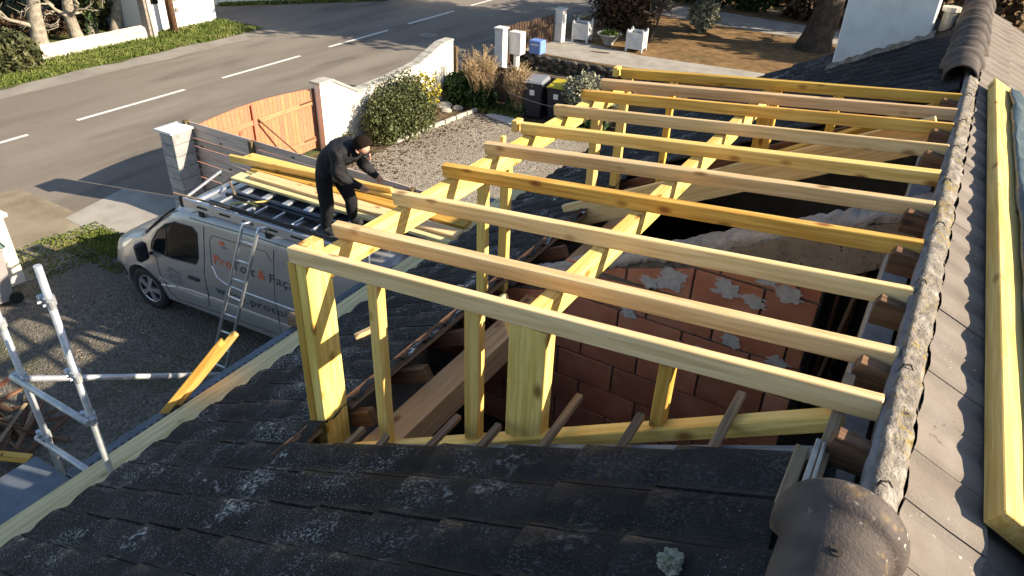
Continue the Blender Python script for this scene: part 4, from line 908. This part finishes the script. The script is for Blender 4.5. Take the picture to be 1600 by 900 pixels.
timber('ledge', (-11.45, 9.36, .1), (-11.45, 9.36, 1.42), .03, .09, M['gate'], ga, up=(0, 1, 0))
timber('strut', (-11.43, 9.42, 1.12), (-11.2, 10.1, .25), .03, .03, M['fence_dark'], ga); timber('strut', (-11.45, 8.75, .35), (-11.45, 9.0, 1.0), .012, .02, M['fence_dark'], ga)
for z in (.3, 1.1): timber('hinge', (-11.455, 10.55, z), (-11.455, 10.95, z), .012, .035, M['fence_dark'], ga)
ww = thing('boundary_wall', 'cream rendered street wall with stepped stone coping', 'wall', (-11.35, 13.4, 0))
TOP = [(10.98, 1.46), (11.32, 1.46), (12.15, 1.02), (13.2, 1.05), (14.35, 1.15), (15.35, 1.46), (15.8, 1.47)]
b = MB(); b.prism([(10.98, 0), (15.8, 0)]+TOP[::-1], -.10, .10, M=Matrix(((0, 0, 1, -11.35), (1, 0, 0, 0), (0, 1, 0, 0), (0, 0, 0, 1)))); b.build('wall_body', M['cream'], ww)
b = MB(); b.box((-11.455, 10.97, 0), (-11.247, 11.3, 1.462)); b.build('gate_pier', M['cream'], ww)
timber('pier_shade_strip', (-11.44, 10.945, 0), (-11.44, 10.945, 1.36), .06, .03, M['fence_dark'], ww, up=(0, 1, 0))  # dark strip added on the pier's shaded end, hiding bounce light from the gate
pts = [(10.92, 1.46)]+TOP[1:]; 
for (ya, za), (yb, zb_) in zip(pts, pts[1:]):
    n = max(1, round(math.hypot(yb-ya, zb_-za)/.42))
    for k in range(n):
        p = (ya+(yb-ya)*k/n, za+(zb_-za)*k/n); q = (ya+(yb-ya)*(k+1)/n, za+(zb_-za)*(k+1)/n)
        timber('coping_stone', (-11.35, p[0]+.004, p[1]+.03), (-11.35, q[0]-.004, q[1]+.03), .30 if ya < 11 else .27, .055, M['coping'], ww, bevel=.01)
timber('end_post', (-11.28, 15.95, 0), (-11.28, 15.95, 1.3), .1, .1, M['post_wood'], ww, up=(0, 1, 0))
pw = thing('panel_wall', 'low brown panel wall behind the dry shrubs and bins', 'wall', (-8, 16.2, 0))
for k in range(5):
    x0 = -11.2+1.62*k
    for q in range(2): timber('panel', (x0, 16.18, .24+.46*q), (x0+1.56, 16.18, .24+.46*q), .05, .45, M['panel_wall'], pw)
    timber('post', (x0+1.59, 16.18, 0), (x0+1.59, 16.18, 1.0), .09, .09, M['panel_wall'], pw, up=(0, 1, 0))
for lab, a, c_ in (('upper pale wire strung above the brown panel wall', (-11.25, 16.0, 1.12), (-4.6, 16.1, 1.05)), ('lower pale wire strung in front of the bins', (-9.3, 15.3, .62), (-7.2, 15.45, .5))):
    b = MB(); b.tube([Vector(a).lerp(Vector(c_), t/10)+Vector((0, 0, -.08*math.sin(math.pi*t/10))) for t in range(11)], .006, 5); tag(b.build('wire', M['wire'], None), lab, 'wire')
# pale slabs and stones on the yard corner
b = MB(); b.prism([(-9.75, 15.05), (-8.95, 14.85), (-8.8, 15.1), (-9.1, 15.3), (-9.7, 15.25)], .004, .03); tag(b.build('slab', M['white_sheet'], None), 'flat pale slab lying beside the dry shrubs', 'slab')
for i, (x, y, r_, lab) in enumerate(((-10.95, 14.95, .2, 'largest pale stone at the foot of the cream wall'), (-10.6, 15.05, .15, 'pale stone right of the largest one by the cream wall'), (-10.72, 14.72, .13, 'small pale stone in front of the cream wall end'))):
    bm2 = bmesh.new(); bmesh.ops.create_icosphere(bm2, subdivisions=2, radius=r_)
    for v in bm2.verts: v.co *= 1+.35*mnoise.noise(v.co*6+Vector((i*7, 0, 0))); v.co.z *= .45
    me = bpy.data.meshes.new('stone'); bm2.to_mesh(me); bm2.free(); tag(link('stone', me, None, T((x, y, r_*.3)), M['coping']), lab, 'stone')
ke = thing('bed_edging', 'concrete edging between gravel yard and planting bed', 'edging', (-10.3, 13, 0))
for k in range(7): timber('edging_block', (-10.38+.035*k, 12.3+.42*k, .04), (-10.35+.035*k, 12.69+.42*k, .04), .07, .1, M['coping'], ke, bevel=.01)
# left gate pillar with its planter and the wheelie bin
lp = thing('gate_pillar', 'cream gate pillar at the left image edge beside the grey bin', 'pillar', (-11.45, 4.25, 0))
b = MB(); b.box((-11.68, 3.6, 0), (-11.22, 4.45, 1.08)); b.build('shaft', M['cream'], lp, bevel=.01)
b = MB(); b.box((-11.74, 3.55, 1.08), (-11.17, 4.5, 1.15)); b.build('cap', M['cream'], lp, bevel=.012)
b = MB(); b.box((-11.66, 3.62, 1.15), (-11.3, 4.12, 1.42)); tag(b.build('letter_box', M['bin_grey'], None, bevel=.01), 'grey box standing on the left cream gate pillar', 'box')
def bin_(name, label, x, y, h, body, lid, rot=0, w_=.5, d=.55, sticker=True, facing=-1):
    t = thing(name, label, 'bin', (x, y, 0)); R_ = T((x, y, 0)) @ Matrix.Rotation(rot, 4, 'Z')
    b = MB(); k = .8; vs_ = [(-w_/2*k, -d/2*k, .06), (w_/2*k, -d/2*k, .06), (w_/2*k, d/2*k, .06), (-w_/2*k, d/2*k, .06), (-w_/2, -d/2, h-.1), (w_/2, -d/2, h-.1), (w_/2, d/2, h-.1), (-w_/2, d/2, h-.1)]
    b.add(vs_, ((3,2,1,0),(4,5,6,7),(0,1,5,4),(1,2,6,5),(2,3,7,6),(3,0,4,7))); b.box((-w_/2-.02, -d/2-.02, h-.13), (w_/2+.02, d/2+.02, h-.09)); b.build('tub', M[body], t, bevel=.012, mw=R_)
    b = MB(); b.add([(-w_/2-.02, -d/2-.03, h-.088), (w_/2+.02, -d/2-.03, h-.088), (w_/2+.02, d/2+.03, h-.088), (-w_/2-.02, d/2+.03, h-.088), (-w_/2+.03, -d/2+.02, h-.04), (w_/2-.03, -d/2+.02, h-.04), (w_/2-.03, d/2, h), (-w_/2+.03, d/2, h)], ((3,2,1,0),(4,5,6,7),(0,1,5,4),(1,2,6,5),(2,3,7,6),(3,0,4,7))); b.build('lid', M[lid], t, bevel=.01, mw=R_)
    for s in (-1, 1):
        b = MB(); b.tube([(s*w_*.38, d/2*k+.02, .09), (s*(w_*.38+.05), d/2*k+.02, .09)], .09, 16); b.build('wheel', M['rubber'], t, mw=R_)
    b = MB(); b.tube([(-w_*.4, d/2+.05, h-.1), (w_*.4, d/2+.05, h-.1)], .015, 8); b.build('handle', M[lid], t, mw=R_)
    if sticker:
        b = MB(); b.box((-.07, -d/2*.93-.012, h*.62), (.05, -d/2*.93+.02, h*.62+.13)); b.build('label_plate', M['white_plastic'], t, mw=R_)
bin_('wheelie_bin', 'grey wheelie bin with dark green lid beside the left cream pillar', -11.0, 3.83, .98, 'bin_body', 'bin_green', -.15, .52, .6, False)
bin_('wheelie_bin', 'black wheelie bin with grey lid near the dry shrubs', -8.72, 15.72, 1.0, 'bin', 'bin_grey', .15)
bin_('wheelie_bin', 'black wheelie bin with yellow lid beside the pale shrub', -8.12, 15.85, .95, 'bin', 'bin_yellow', .1)

# ------------------------------------------------------------------ plants
def cloud(n, c, r, shell=.55, lump=.35, seed=0, flat=.0):
    d = unit(n); rad = rng.uniform(shell, 1, n)**.6
    L = np.array([1+lump*mnoise.noise(Vector(v)*2.2+Vector((seed, seed, seed)))+lump*.6*mnoise.noise(Vector(v)*5+Vector((seed, 0, 0))) for v in d.tolist()])
    p = d*(rad*L)[:, None]*np.array(r)+np.array(c); keep = p[:, 2] > .02; return p[keep], d[keep]
def leaves(name, P_, D_, size, m, parent, asp=.5, mw=None):
    n = len(P_); a = unit(n)+D_*.5; a /= np.linalg.norm(a, axis=1)[:, None]; t = np.cross(a, unit(n)); t /= np.linalg.norm(t, axis=1)[:, None]
    s = size*rng.uniform(.6, 1.4, n)[:, None]
    return quads(name, P_, t*s*asp, a*s, m, parent, mw)
def shrub(name, label, c, parts, m, size, group=None, stem='bark_dark'):
    t = thing(name, label, 'shrub', (c[0], c[1], c[2] if len(c) > 2 else 0), group); z0 = c[2] if len(c) > 2 else 0
    b = MB(); r0 = random.Random(int(abs(c[0]*100)))
    for (dx, dy, dz, rx, ry, rz_, n) in parts:
        for k in range(5): b.tube([(c[0]+r0.uniform(-.08, .08), c[1]+r0.uniform(-.08, .08), z0), (c[0]+dx*.6, c[1]+dy*.6, z0+dz*.55), (c[0]+dx+r0.uniform(-.7, .7)*rx, c[1]+dy+r0.uniform(-.7, .7)*ry, z0+dz+r0.uniform(0, .6)*rz_)], [.025, .016, .006], 5, False)
    b.build('stem', M[stem], t)
    Ps = []; Ds = []
    for i, (dx, dy, dz, rx, ry, rz_, n) in enumerate(parts):
        p, d = cloud(n, (c[0]+dx, c[1]+dy, z0+dz), (rx, ry, rz_), .35, .4, i*3.3+c[0]); Ps.append(p); Ds.append(d)
    leaves('foliage', np.concatenate(Ps), np.concatenate(Ds), size, M[m], t); return t
bu = shrub('bush', 'large rounded grey-green bush in front of the cream wall', (-10.75, 12.9), [(0, -.35, .5, .55, .55, .62, 6200), (.0, .3, .56, .55, .55, .66, 6200), (-.1, .8, .45, .42, .36, .5, 3000), (.1, -.8, .36, .45, .36, .48, 3000), (.25, .1, .32, .5, .75, .4, 3400)], 'leaf_bush', .027)
p, d = cloud(2600, (-10.7, 12.95, .62), (.68, .95, .72), .85, .4, 6.); leaves('tip_foliage', p, d, .02, M['leaf_olive'], bu)
p, d = cloud(900, (-10.72, 13.85, .75), (.38, .32, .42), .7, .4, 2.); leaves('yellow_foliage', p, d, .03, M['leaf_yellow'], bu)
p, d = cloud(260, (-11.0, 11.4, .12), (.25, .25, .2), .2); leaves('low_foliage', p, d, .04, M['leaf_olive'], bu)
shrub('bush', 'dark green low bush at the corner of the cream wall', (-10.75, 15.5), [(0, 0, .35, .6, .42, .42, 2600), (.5, .05, .3, .4, .35, .35, 1300)], 'leaf_dark', .055)
shrub('bush', 'variegated pale shrub right of the yellow-lidded bin', (-7.35, 15.75), [(0, 0, .72, .62, .5, .55, 2600), (.35, .1, .55, .45, .4, .45, 1200), (-.3, 0, .85, .35, .35, .35, 900)], 'leaf_pale', .038)
shrub('bush', 'dark green bush below the variegated shrub', (-7.2, 15.25), [(0, 0, .25, .6, .35, .3, 1300)], 'leaf_dark', .05)
def dry_shrub(label, c, h, rad, n, seed):
    t = thing('dry_shrub', label, 'shrub', (*c, 0), 'leafless straw-coloured shrubs by the panel wall'); r_ = random.Random(seed); b = MB(); tips = []
    for k in range(n):
        a = r_.uniform(0, 2*math.pi); q = rad*math.sqrt(r_.random()); base = Vector((c[0]+r_.uniform(-.12, .12), c[1]+r_.uniform(-.1, .1), 0))
        tip = Vector((c[0]+q*math.cos(a), c[1]+q*math.sin(a)*.8, h*r_.uniform(.65, 1.05)*(1-.25*(q/rad)**2))); mid = base.lerp(tip, .5)+Vector((r_.uniform(-.06, .06)-.1*q*math.cos(a), r_.uniform(-.06, .06), .08))
        b.tube([base, mid, tip], [.011, .008, .004], 4, False); tips.append(tip)
        for j in range(5):
            s = mid.lerp(tip, r_.uniform(.1, .9)); e_ = s+Vector((r_.uniform(-.16, .16), r_.uniform(-.16, .16), r_.uniform(.08, .25))); b.tube([s, e_], [.006, .003], 4, False); tips.append(e_)
    b.build('twigs', M['twig'], t, fix=False)
    P_ = np.array([tuple(q) for q in tips]); P_ = np.repeat(P_, 2, 0)+rng.normal(0, .03, (len(P_)*2, 3)); leaves('dead_heads', P_, unit(len(P_)), .015, M['twig'], t)
    p, d = cloud(420, (c[0], c[1], .22), (.45, .3, .3), .3); tag(leaves('green_shoots', p, d, .035, M['leaf_dark'], t), kind='stuff')
dry_shrub('bigger straw-coloured leafless shrub next to the cream wall end', (-10.2, 15.5), 1.5, .62, 95, 3)
dry_shrub('smaller straw-coloured leafless shrub beside the black bins', (-9.1, 15.6), 1.35, .46, 75, 8)
# roadside
shrub('bush', 'dark broom-like bush at the left end of the low roadside wall', (-22.2, 10.55), [(0, 0, .5, .42, .5, .55, 2600), (0, .3, .4, .4, .4, .42, 1400), (0, -.4, .5, .4, .4, .5, 1200)], 'leaf_olive', .07)
lw = thing('roadside_wall', 'low pale rounded wall across the road under the bare trees', 'wall', (-22.65, 13, 0))
V_ = []; F_ = []; prof = [(-.16, 0), (-.16, .3), (-.12, .4), (0, .45), (.12, .4), (.16, .3), (.18, 0)]; n = 40
for i in range(n+1):
    y = 10.9+4.0*i/n
    for q, (x, z) in enumerate(prof):
        e_ = .92 if i in (0, n) else 1; d = .015*mnoise.noise(Vector((y*4, q, 0))); V_.append((-22.62+x*e_+d, y, z*e_*(1+.03*mnoise.noise(Vector((y, 2, 0))))))
for i in range(n):
    for q in range(6): F_.append((i*7+q, (i+1)*7+q, (i+1)*7+q+1, i*7+q+1))
F_ += [tuple(range(7)), tuple(n*7+q for q in range(6, -1, -1))]
b = MB(); b.add(V_, F_); b.build('wall_body', M['low_wall'], lw, smooth=False)
def bare_tree(label, x, y, h, r, lean, seed, m='bark', name='bare_tree', nb=7, z0=0):
    t = thing(name, label, 'tree', (x, y, z0)); R_ = random.Random(seed); b = MB(); pts = []; 
    p = Vector((x, y, z0-.1)); d = Vector((lean[0], lean[1], 1)).normalized(); seg = 9
    for i in range(seg+1):
        pts.append(p.copy()); p = p+d*(h/seg); d = (d+Vector((R_.uniform(-.16, .16), R_.uniform(-.16, .16), .03))).normalized()
    b.tube(pts, [r*(1.25-.85*i/seg)*(1.25 if i == 0 else 1) for i in range(seg+1)], 10, False); b.build('trunk', M[m], t, smooth=True, fix=False)
    br = MB()
    def grow(p, d, L, r_, lev):
        q = p+d*L*.5+Vector((R_.uniform(-.1, .1), R_.uniform(-.1, .1), R_.uniform(-.05, .12)))*L; e_ = p+d*L+Vector((R_.uniform(-.15, .15), R_.uniform(-.15, .15), R_.uniform(0, .2)))*L
        br.tube([p, q, e_], [r_, r_*.72, r_*.4], 6 if lev < 2 else 4, False)
        if lev < 3:
            for _ in range(3):
                dd = (d+Vector((R_.uniform(-.9, .9), R_.uniform(-.9, .9), R_.uniform(-.5, .7)))).normalized(); grow(p.lerp(e_, R_.uniform(.4, 1)), dd, L*R_.uniform(.45, .75), r_*.5, lev+1)
    for k in range(nb):
        i = R_.randint(2, seg); a = R_.uniform(0, 2*math.pi); dd = Vector((math.cos(a), math.sin(a), R_.uniform(-.1, .8))).normalized(); grow(pts[i], dd, h*R_.uniform(.2, .38), r*.42, 0)
    br.build('branches', M[m], t, smooth=True, fix=False); return t, pts
for i, (x, y, h, r, ln, lab) in enumerate(((-24.0, 9.7, 3.2, .13, (-.1, .25), 'leftmost bare pale tree leaning right behind the roadside wall'), (-23.7, 10.6, 3.4, .12, (0, -.35), 'bare pale tree leaning left behind the broom bush'), (-23.9, 12.2, 3.3, .2, (0, .05), 'thick forked bare tree in the middle of the roadside wall'), (-24.1, 13.5, 3.6, .16, (0, -.12), 'bare straight tree right of the forked one'), (-24.6, 14.3, 3.6, .14, (0, .1), 'bare ivy-grown tree near the white house'), (-24.4, 15.0, 3.2, .15, (.05, .2), 'short bare tree next to the concrete pole'))):
    bare_tree(lab, x, y, h, r, ln, 31+i)
p, d = cloud(700, (-24.5, 14.3, 1.2), (.25, .25, 1.3), .5); 
leaves('ivy', p, d, .05, M['leaf_dark'], bpy.data.objects['bare_tree.004'])
# dense scrub behind the bare trees: one mass
Ps = []; Ds = []
for k in range(6):
    p, d = cloud(900, (-24.6-random.random()*2.2, 14.3+.12*k, .7+random.random()*1.2), (.7, .5, .9), .5, .5, k*1.1); Ps.append(p); Ds.append(d)
for k in range(26):
    p, d = cloud(1100, (-27.5-random.random()*5, 2+k*.62, .9+random.random()*.8), (1.3, 1.3, 1.4), .5, .5, k*1.7); Ps.append(p); Ds.append(d)
tag(leaves('scrub', np.concatenate(Ps), np.concatenate(Ds), .085, M['leaf_olive'], None), 'olive scrub thicket behind the bare roadside trees', 'scrub', kind='stuff')
Ps = []; Ds = []
for k in range(10):
    p, d = cloud(500, (-25.4-random.random(), 9+k*.62, .25), (.8, .7, .45), .3, .5, k*2.7); Ps.append(p); Ds.append(d)
tag(leaves('undergrowth', np.concatenate(Ps), np.concatenate(Ds), .06, M['leaf_brown'], None), 'brown undergrowth at the feet of the bare trees', 'undergrowth', kind='stuff')
cp = thing('concrete_pole', 'square concrete utility pole with pale stay beside the white house', 'pole', (-22.4, 14.9, 0))
timber('shaft', (-22.5, 14.95, 0), (-22.5, 14.95, 7.5), .3, .22, M['plaster'], cp, up=(0, 1, 0)); timber('pale_edge', (-22.32, 15.02, 0), (-22.46, 14.9, 7.5), .06, .14, M['coping'], cp, up=(0, 1, 0))
for k in range(8): timber('band', (-22.36, 14.84, .5+.5*k), (-22.36, 15.12, .5+.5*k), .03, .03, M['old_grey'], cp)
b = MB(); b.tube([(-22.5, 15.85, 0), (-22.5, 15.85, 7.5)], [.13, .1], 14); tag(b.build('wooden_pole', M['old_wood'], None, smooth=True), 'round brown wooden utility pole in front of the white house', 'pole')
hs_ = thing('white_house', 'bright white rendered house across the road', 'house', (-25, 16.7, 0))
b = MB(); b.box((-29, 15.3, 0), (-23.05, 18.02, 3.2)); b.build('wall', M['bld_white'], hs_)
b = MB(); b.box((-23.04, 15.32, 0), (-22.98, 15.75, 3.1)); b.build('corner_pier', M['bld_white'], hs_)
wn = MB(); wn.box((-23.06, 15.36, .92), (-22.965, 15.8, 2.0)); w_ = wn.build('window', M['glass'], hs_)
wn = MB(); wn.box((-23.06, 16.3, 1.0), (-23.03, 17.3, 2.1)); wn.build('window', M['glass'], hs_); b = MB(); b.box((-23.07, 16.25, .93), (-22.97, 17.35, 1.0)); b.build('window_sill', M['coping'], hs_)
b = MB(); b.box((-23.06, 16.42, .55), (-23.0, 16.52, .68)); b.build('vent', M['old_grey'], hs_)
b = MB(); b.prism([(15.1, 3.2), (18.2, 3.2), (16.65, 4.4)], -29.2, -22.8, M=Matrix(((0, 0, 1, 0), (1, 0, 0, 0), (0, 1, 0, 0), (0, 0, 0, 1)))); b.build('roof', M['tile_dark'], hs_)
fw_ = thing('far_wall', 'long white wall beyond the side street at the top', 'wall', (-23, 22.4, 0))
for (a, c_) in (((-34, 19.75), (-25.2, 19.95)), ((-25.2, 19.95), (-21.1, 25.0)), ((-21.1, 25.0), (-20.9, 45))): timber('wall_section', (*a, .75), (*c_, .75), .2, 1.5, M['render'], fw_)
blades('far_wall_grass', [(-23.0, -21.0, 23.0, 25.0, 1, .1)], M['blade'], 'thin grass line at the foot of the far white wall', 'grass')
gl = []
for t in np.linspace(0, 1, 900): gl.append((-25.2+4.1*t+.16, 19.95+5.05*t-.12, 0))
c_ = np.array(gl)+rng.normal(0, .06, (900, 3))*np.array([1, 1, 0]); c_[:, 2] = .06
tag(quads('wall_foot_grass', c_, unit(900)*.03, np.tile([0, 0, .08], (900, 1))+rng.normal(0, .02, (900, 3)), M['blade']), 'grass fringe along the base of the far white wall', 'grass', kind='stuff')
b = MB(); b.tube([(-15.95, 21.05, -.004), (-15.95, 21.05, .0)], .35, 24); tag(b.build('manhole_cover', M['asphalt_shoulder'], None), 'round manhole cover in the shaded road', 'manhole')
# neighbour's entrance
ZN = .4
def gpost(name, label, x, y, z0, h, w_=.26):
    t = thing(name, label, 'gatepost', (x, y, z0)); b = MB(); b.box((x-w_/2, y-w_/2, z0), (x+w_/2, y+w_/2, z0+h)); b.build('shaft', M['planter'], t, bevel=.012)
    b = MB(); b.box((x-w_/2-.03, y-w_/2-.03, z0+h), (x+w_/2+.03, y+w_/2+.03, z0+h+.05)); b.build('cap', M['planter'], t, bevel=.015)
gpost('gatepost', 'white gatepost beside the letter boxes', -11.45, 18.5, 0, 1.28, .28); gpost('gatepost', 'tall white gatepost beside the white planter', -11.15, 21.6, ZN, .98)
b = MB(); b.box((-11.35, 18.75, .55), (-10.95, 19.05, 1.18)); b.box((-11.2, 18.8, 0), (-11.1, 19.0, .55)); tag(b.build('meter_box', M['planter'], None, bevel=.01), 'white meter box behind the left white gatepost', 'box')
b = MB(); b.box((-11.15, 19.6, ZN+.02), (-10.75, 19.95, ZN+.42)); mb_ = b.build('post_box', M['mail_blue'], None, bevel=.02); tag(mb_, 'light blue box on the terrace edge beside the picket gate', 'box')
b = MB(); b.box((-11.08, 19.59, ZN+.28), (-10.82, 19.602, ZN+.32)); b.build('slot', M['white_plastic'], mb_)
pg = thing('picket_gate', 'dark brown picket gate between the two white gateposts', 'gate', (-11.8, 20.3, ZN))
for k in range(22):
    y = 18.85+.122*k; timber('picket', (-11.75+.02*k, y, .1), (-11.75+.02*k, y, 1.22+.02*math.sin(k)), .1, .02, M['fence_dark'], pg, up=(1, 0, 0))
timber('rail', (-11.72, 18.8, .95), (-11.30, 21.45, .95), .03, .08, M['fence_dark'], pg)
sw = thing('stone_wall', 'dark dry stone wall holding up the neighbouring terrace', 'wall', (-8, 19.8, 0))
b = MB(); b.prism([(-11.9, 19.62), (-9.5, 19.6), (-5.3, 20.15), (2, 20.5), (2, 20.7), (-5.3, 20.36), (-9.5, 19.84), (-11.9, 19.85)], 0, .394); b.build('core', M['stone_base'], sw)
for k in range(130):
    x = random.uniform(-11.8, -4.2); z = random.choice((.06, .18, .29, .37))+random.uniform(-.02, .02); y = (19.6 if x < -9.5 else 19.6+(x+9.5)*.131)-.01
    bm2 = bmesh.new(); bmesh.ops.create_icosphere(bm2, subdivisions=1, radius=1)
    for v in bm2.verts: v.co *= 1+random.uniform(-.15, .15); v.co = Vector((v.co.x*random.uniform(.09, .1), v.co.y*.05, v.co.z*.055))
    me = bpy.data.meshes.new('stone'); bm2.to_mesh(me); bm2.free(); link('stone', me, sw, T((x, y, z)) @ Matrix.Rotation(random.uniform(-.2, .2), 4, 'Y') @ Matrix.Scale(random.uniform(.8, 1.5), 4), M['stone'])
def planter(x, y, label, rot):
    t = thing('planter', label, 'planter', (x, y, ZN), 'white slatted planters on the terrace'); R_ = T((x, y, ZN)) @ Matrix.Rotation(rot, 4, 'Z'); s = .24
    for sx in (-1, 1):
        for sy in (-1, 1):
            b = MB(); b.box((sx*s-.03, sy*s-.03, 0), (sx*s+.03, sy*s+.03, .62)); b.add([(sx*s-.03, sy*s-.03, .62), (sx*s+.03, sy*s-.03, .62), (sx*s+.03, sy*s+.03, .62), (sx*s-.03, sy*s+.03, .62), (sx*s, sy*s, .68)], [(0,1,4),(1,2,4),(2,3,4),(3,0,4)]); b.build('leg', M['planter'], t, mw=R_)
    for a in range(4):
        Q = R_ @ Matrix.Rotation(a*math.pi/2, 4, 'Z')
        b = MB(); b.box((-s+.03, -s-.012, .1), (s-.03, -s+.012, .56)); b.build('side_panel', M['planter'], t, mw=Q)
        b = MB(); b.box((-s+.03, -s-.025, .52), (s-.03, -s+.0, .58)); b.box((-s+.03, -s-.025, .09), (s-.03, -s+.0, .14)); b.build('rail', M['planter'], t, mw=Q)
        for q in (-1, 1):
            b = MB(); b.beam((q*(-s+.05), -s-.02, .15), (q*(s-.05), -s-.02, .52), .012, .04, (0, -1, 0)); b.build('cross_brace', M['planter'], t, mw=Q)
    b = MB(); b.box((-s+.02, -s+.02, .4), (s-.02, s-.02, .5)); b.build('earth', M['stone_base'], t, mw=R_)
planter(-10.62, 22.15, 'white square planter next to the tall white gatepost', .15); planter(-8.72, 22.1, 'white square planter right of the stone bowl', .1)
bo = thing('stone_bowl', 'wide grey stone bowl with grass between the two white planters', 'planter', (-9.72, 22.25, ZN))
b = MB(); n = 24; prof = [(.14, 0), (.16, .03), (.14, .06), (.3, .27), (.4, .33), (.4, .36), (.34, .34), (.2, .24), (0, .22)]
b.add([(-9.72+r_*math.cos(2*math.pi*k/n), 22.25+r_*math.sin(2*math.pi*k/n), ZN+z) for r_, z in prof for k in range(n)], [(i*n+k, i*n+(k+1) % n, (i+1)*n+(k+1) % n, (i+1)*n+k) for i in range(len(prof)-1) for k in range(n)]); b.build('bowl', M['pot'], bo, smooth=True)
p, d = cloud(420, (-9.72, 22.25, ZN+.33), (.28, .28, .12), .2); leaves('grass_tuft', p, d, .05, M['blade'], bo)
tag(timber('stick', (-9.75, 21.05, ZN+.02), (-9.2, 21.2, ZN+.02), .05, .03, M['old_tan']), 'broken stick lying on the pale terrace', 'stick')
# dark trees and shrubs of the neighbouring garden
t_, pts = bare_tree('massive dark tree trunk in the brown garden near the chimney', -4.15, 26.0, 4.6, .42, (.12, .0), 77, 'bark_dark', 'garden_tree', 5, ZN)
p, d = cloud(2600, (-3.6, 26.2, 4.6), (2.2, 2.2, 1.4), .4); leaves('crown', p, d, .12, M['leaf_brown'], t_)
p, d = cloud(9000, (-4.0, 26.2, 6.6), (3.4, 3.4, 2.2), .25, .5, 9); leaves('crown', p, d, .15, M['leaf_dark'], t_)
t_, pts = bare_tree('dark leaning tree behind the white planters', -9.7, 24.4, 6.0, .24, (-.12, .1), 79, 'bark_dark', 'garden_tree', 8, ZN)
p, d = cloud(5200, (-10.2, 24.6, 1.6), (1.25, 1.0, 1.5), .3, .5, 4); leaves('crown', p, d, .075, M['leaf_brown'], t_)
p, d = cloud(14000, (-10.4, 24.8, 5.6), (3.3, 3.6, 2.5), .25, .5, 9); leaves('crown', p, d, .15, M['leaf_dark'], t_)
shrub('bush', 'straw-coloured spiky shrub in the middle of the brown garden', (-7.9, 26.0, ZN), [(0, 0, .6, .5, .5, .6, 1500)], 'leaf_pale', .06)
shrub('bush', 'dark evergreen hedge bush at the back of the brown garden', (-8.8, 31.2, ZN), [(-1, 0, .8, 1.3, .8, 1, 1800), (1.2, 0, .9, 1.4, .8, 1, 1800)], 'leaf_dark', .11)
shrub('bush', 'dark brown bush behind the massive tree trunk', (-4.2, 31.0, ZN), [(-1, 0, .8, 1.5, .8, 1.1, 1600), (1.5, 0, .9, 1.6, .8, 1.2, 1600), (4, 0, 1, 1.8, .9, 1.3, 1600)], 'leaf_brown', .12)
shrub('bush', 'tall brown hedge bush at the left back of the garden', (-12.0, 26.5, ZN), [(.6, 0, 1, .9, 1.4, 1.2, 2200), (.3, 2.4, 1, .9, 1.5, 1.3, 2000)], 'leaf_brown', .1)
# trees that stand outside the frame on the sunny side and shade the neighbouring garden and the road
for i, (x, y, h, cr) in enumerate(((4.5, 27.5, 5.5, 1.6), (2.5, 32, 6.5, 2.2), (6.5, 34, 7, 2.4), (-.5, 38, 6.5, 2.2))):
    t_, pts = bare_tree('tall evergreen beyond the house, number of trees right of the trunk' if False else ['evergreen nearest the far gable of the house', 'evergreen behind the one nearest the gable', 'tallest evergreen at the far right of the garden', 'evergreen farthest back in the garden'][i], x, y, h*.7, .22, (0, 0), 91+i, 'bark_dark', 'evergreen_tree', 4, ZN)
    p, d = cloud(3400, (x, y, ZN+h*.66), (cr, cr, h*.36), .3, .5, i*2.); leaves('crown', p, d, .14, M['leaf_dark'], t_)
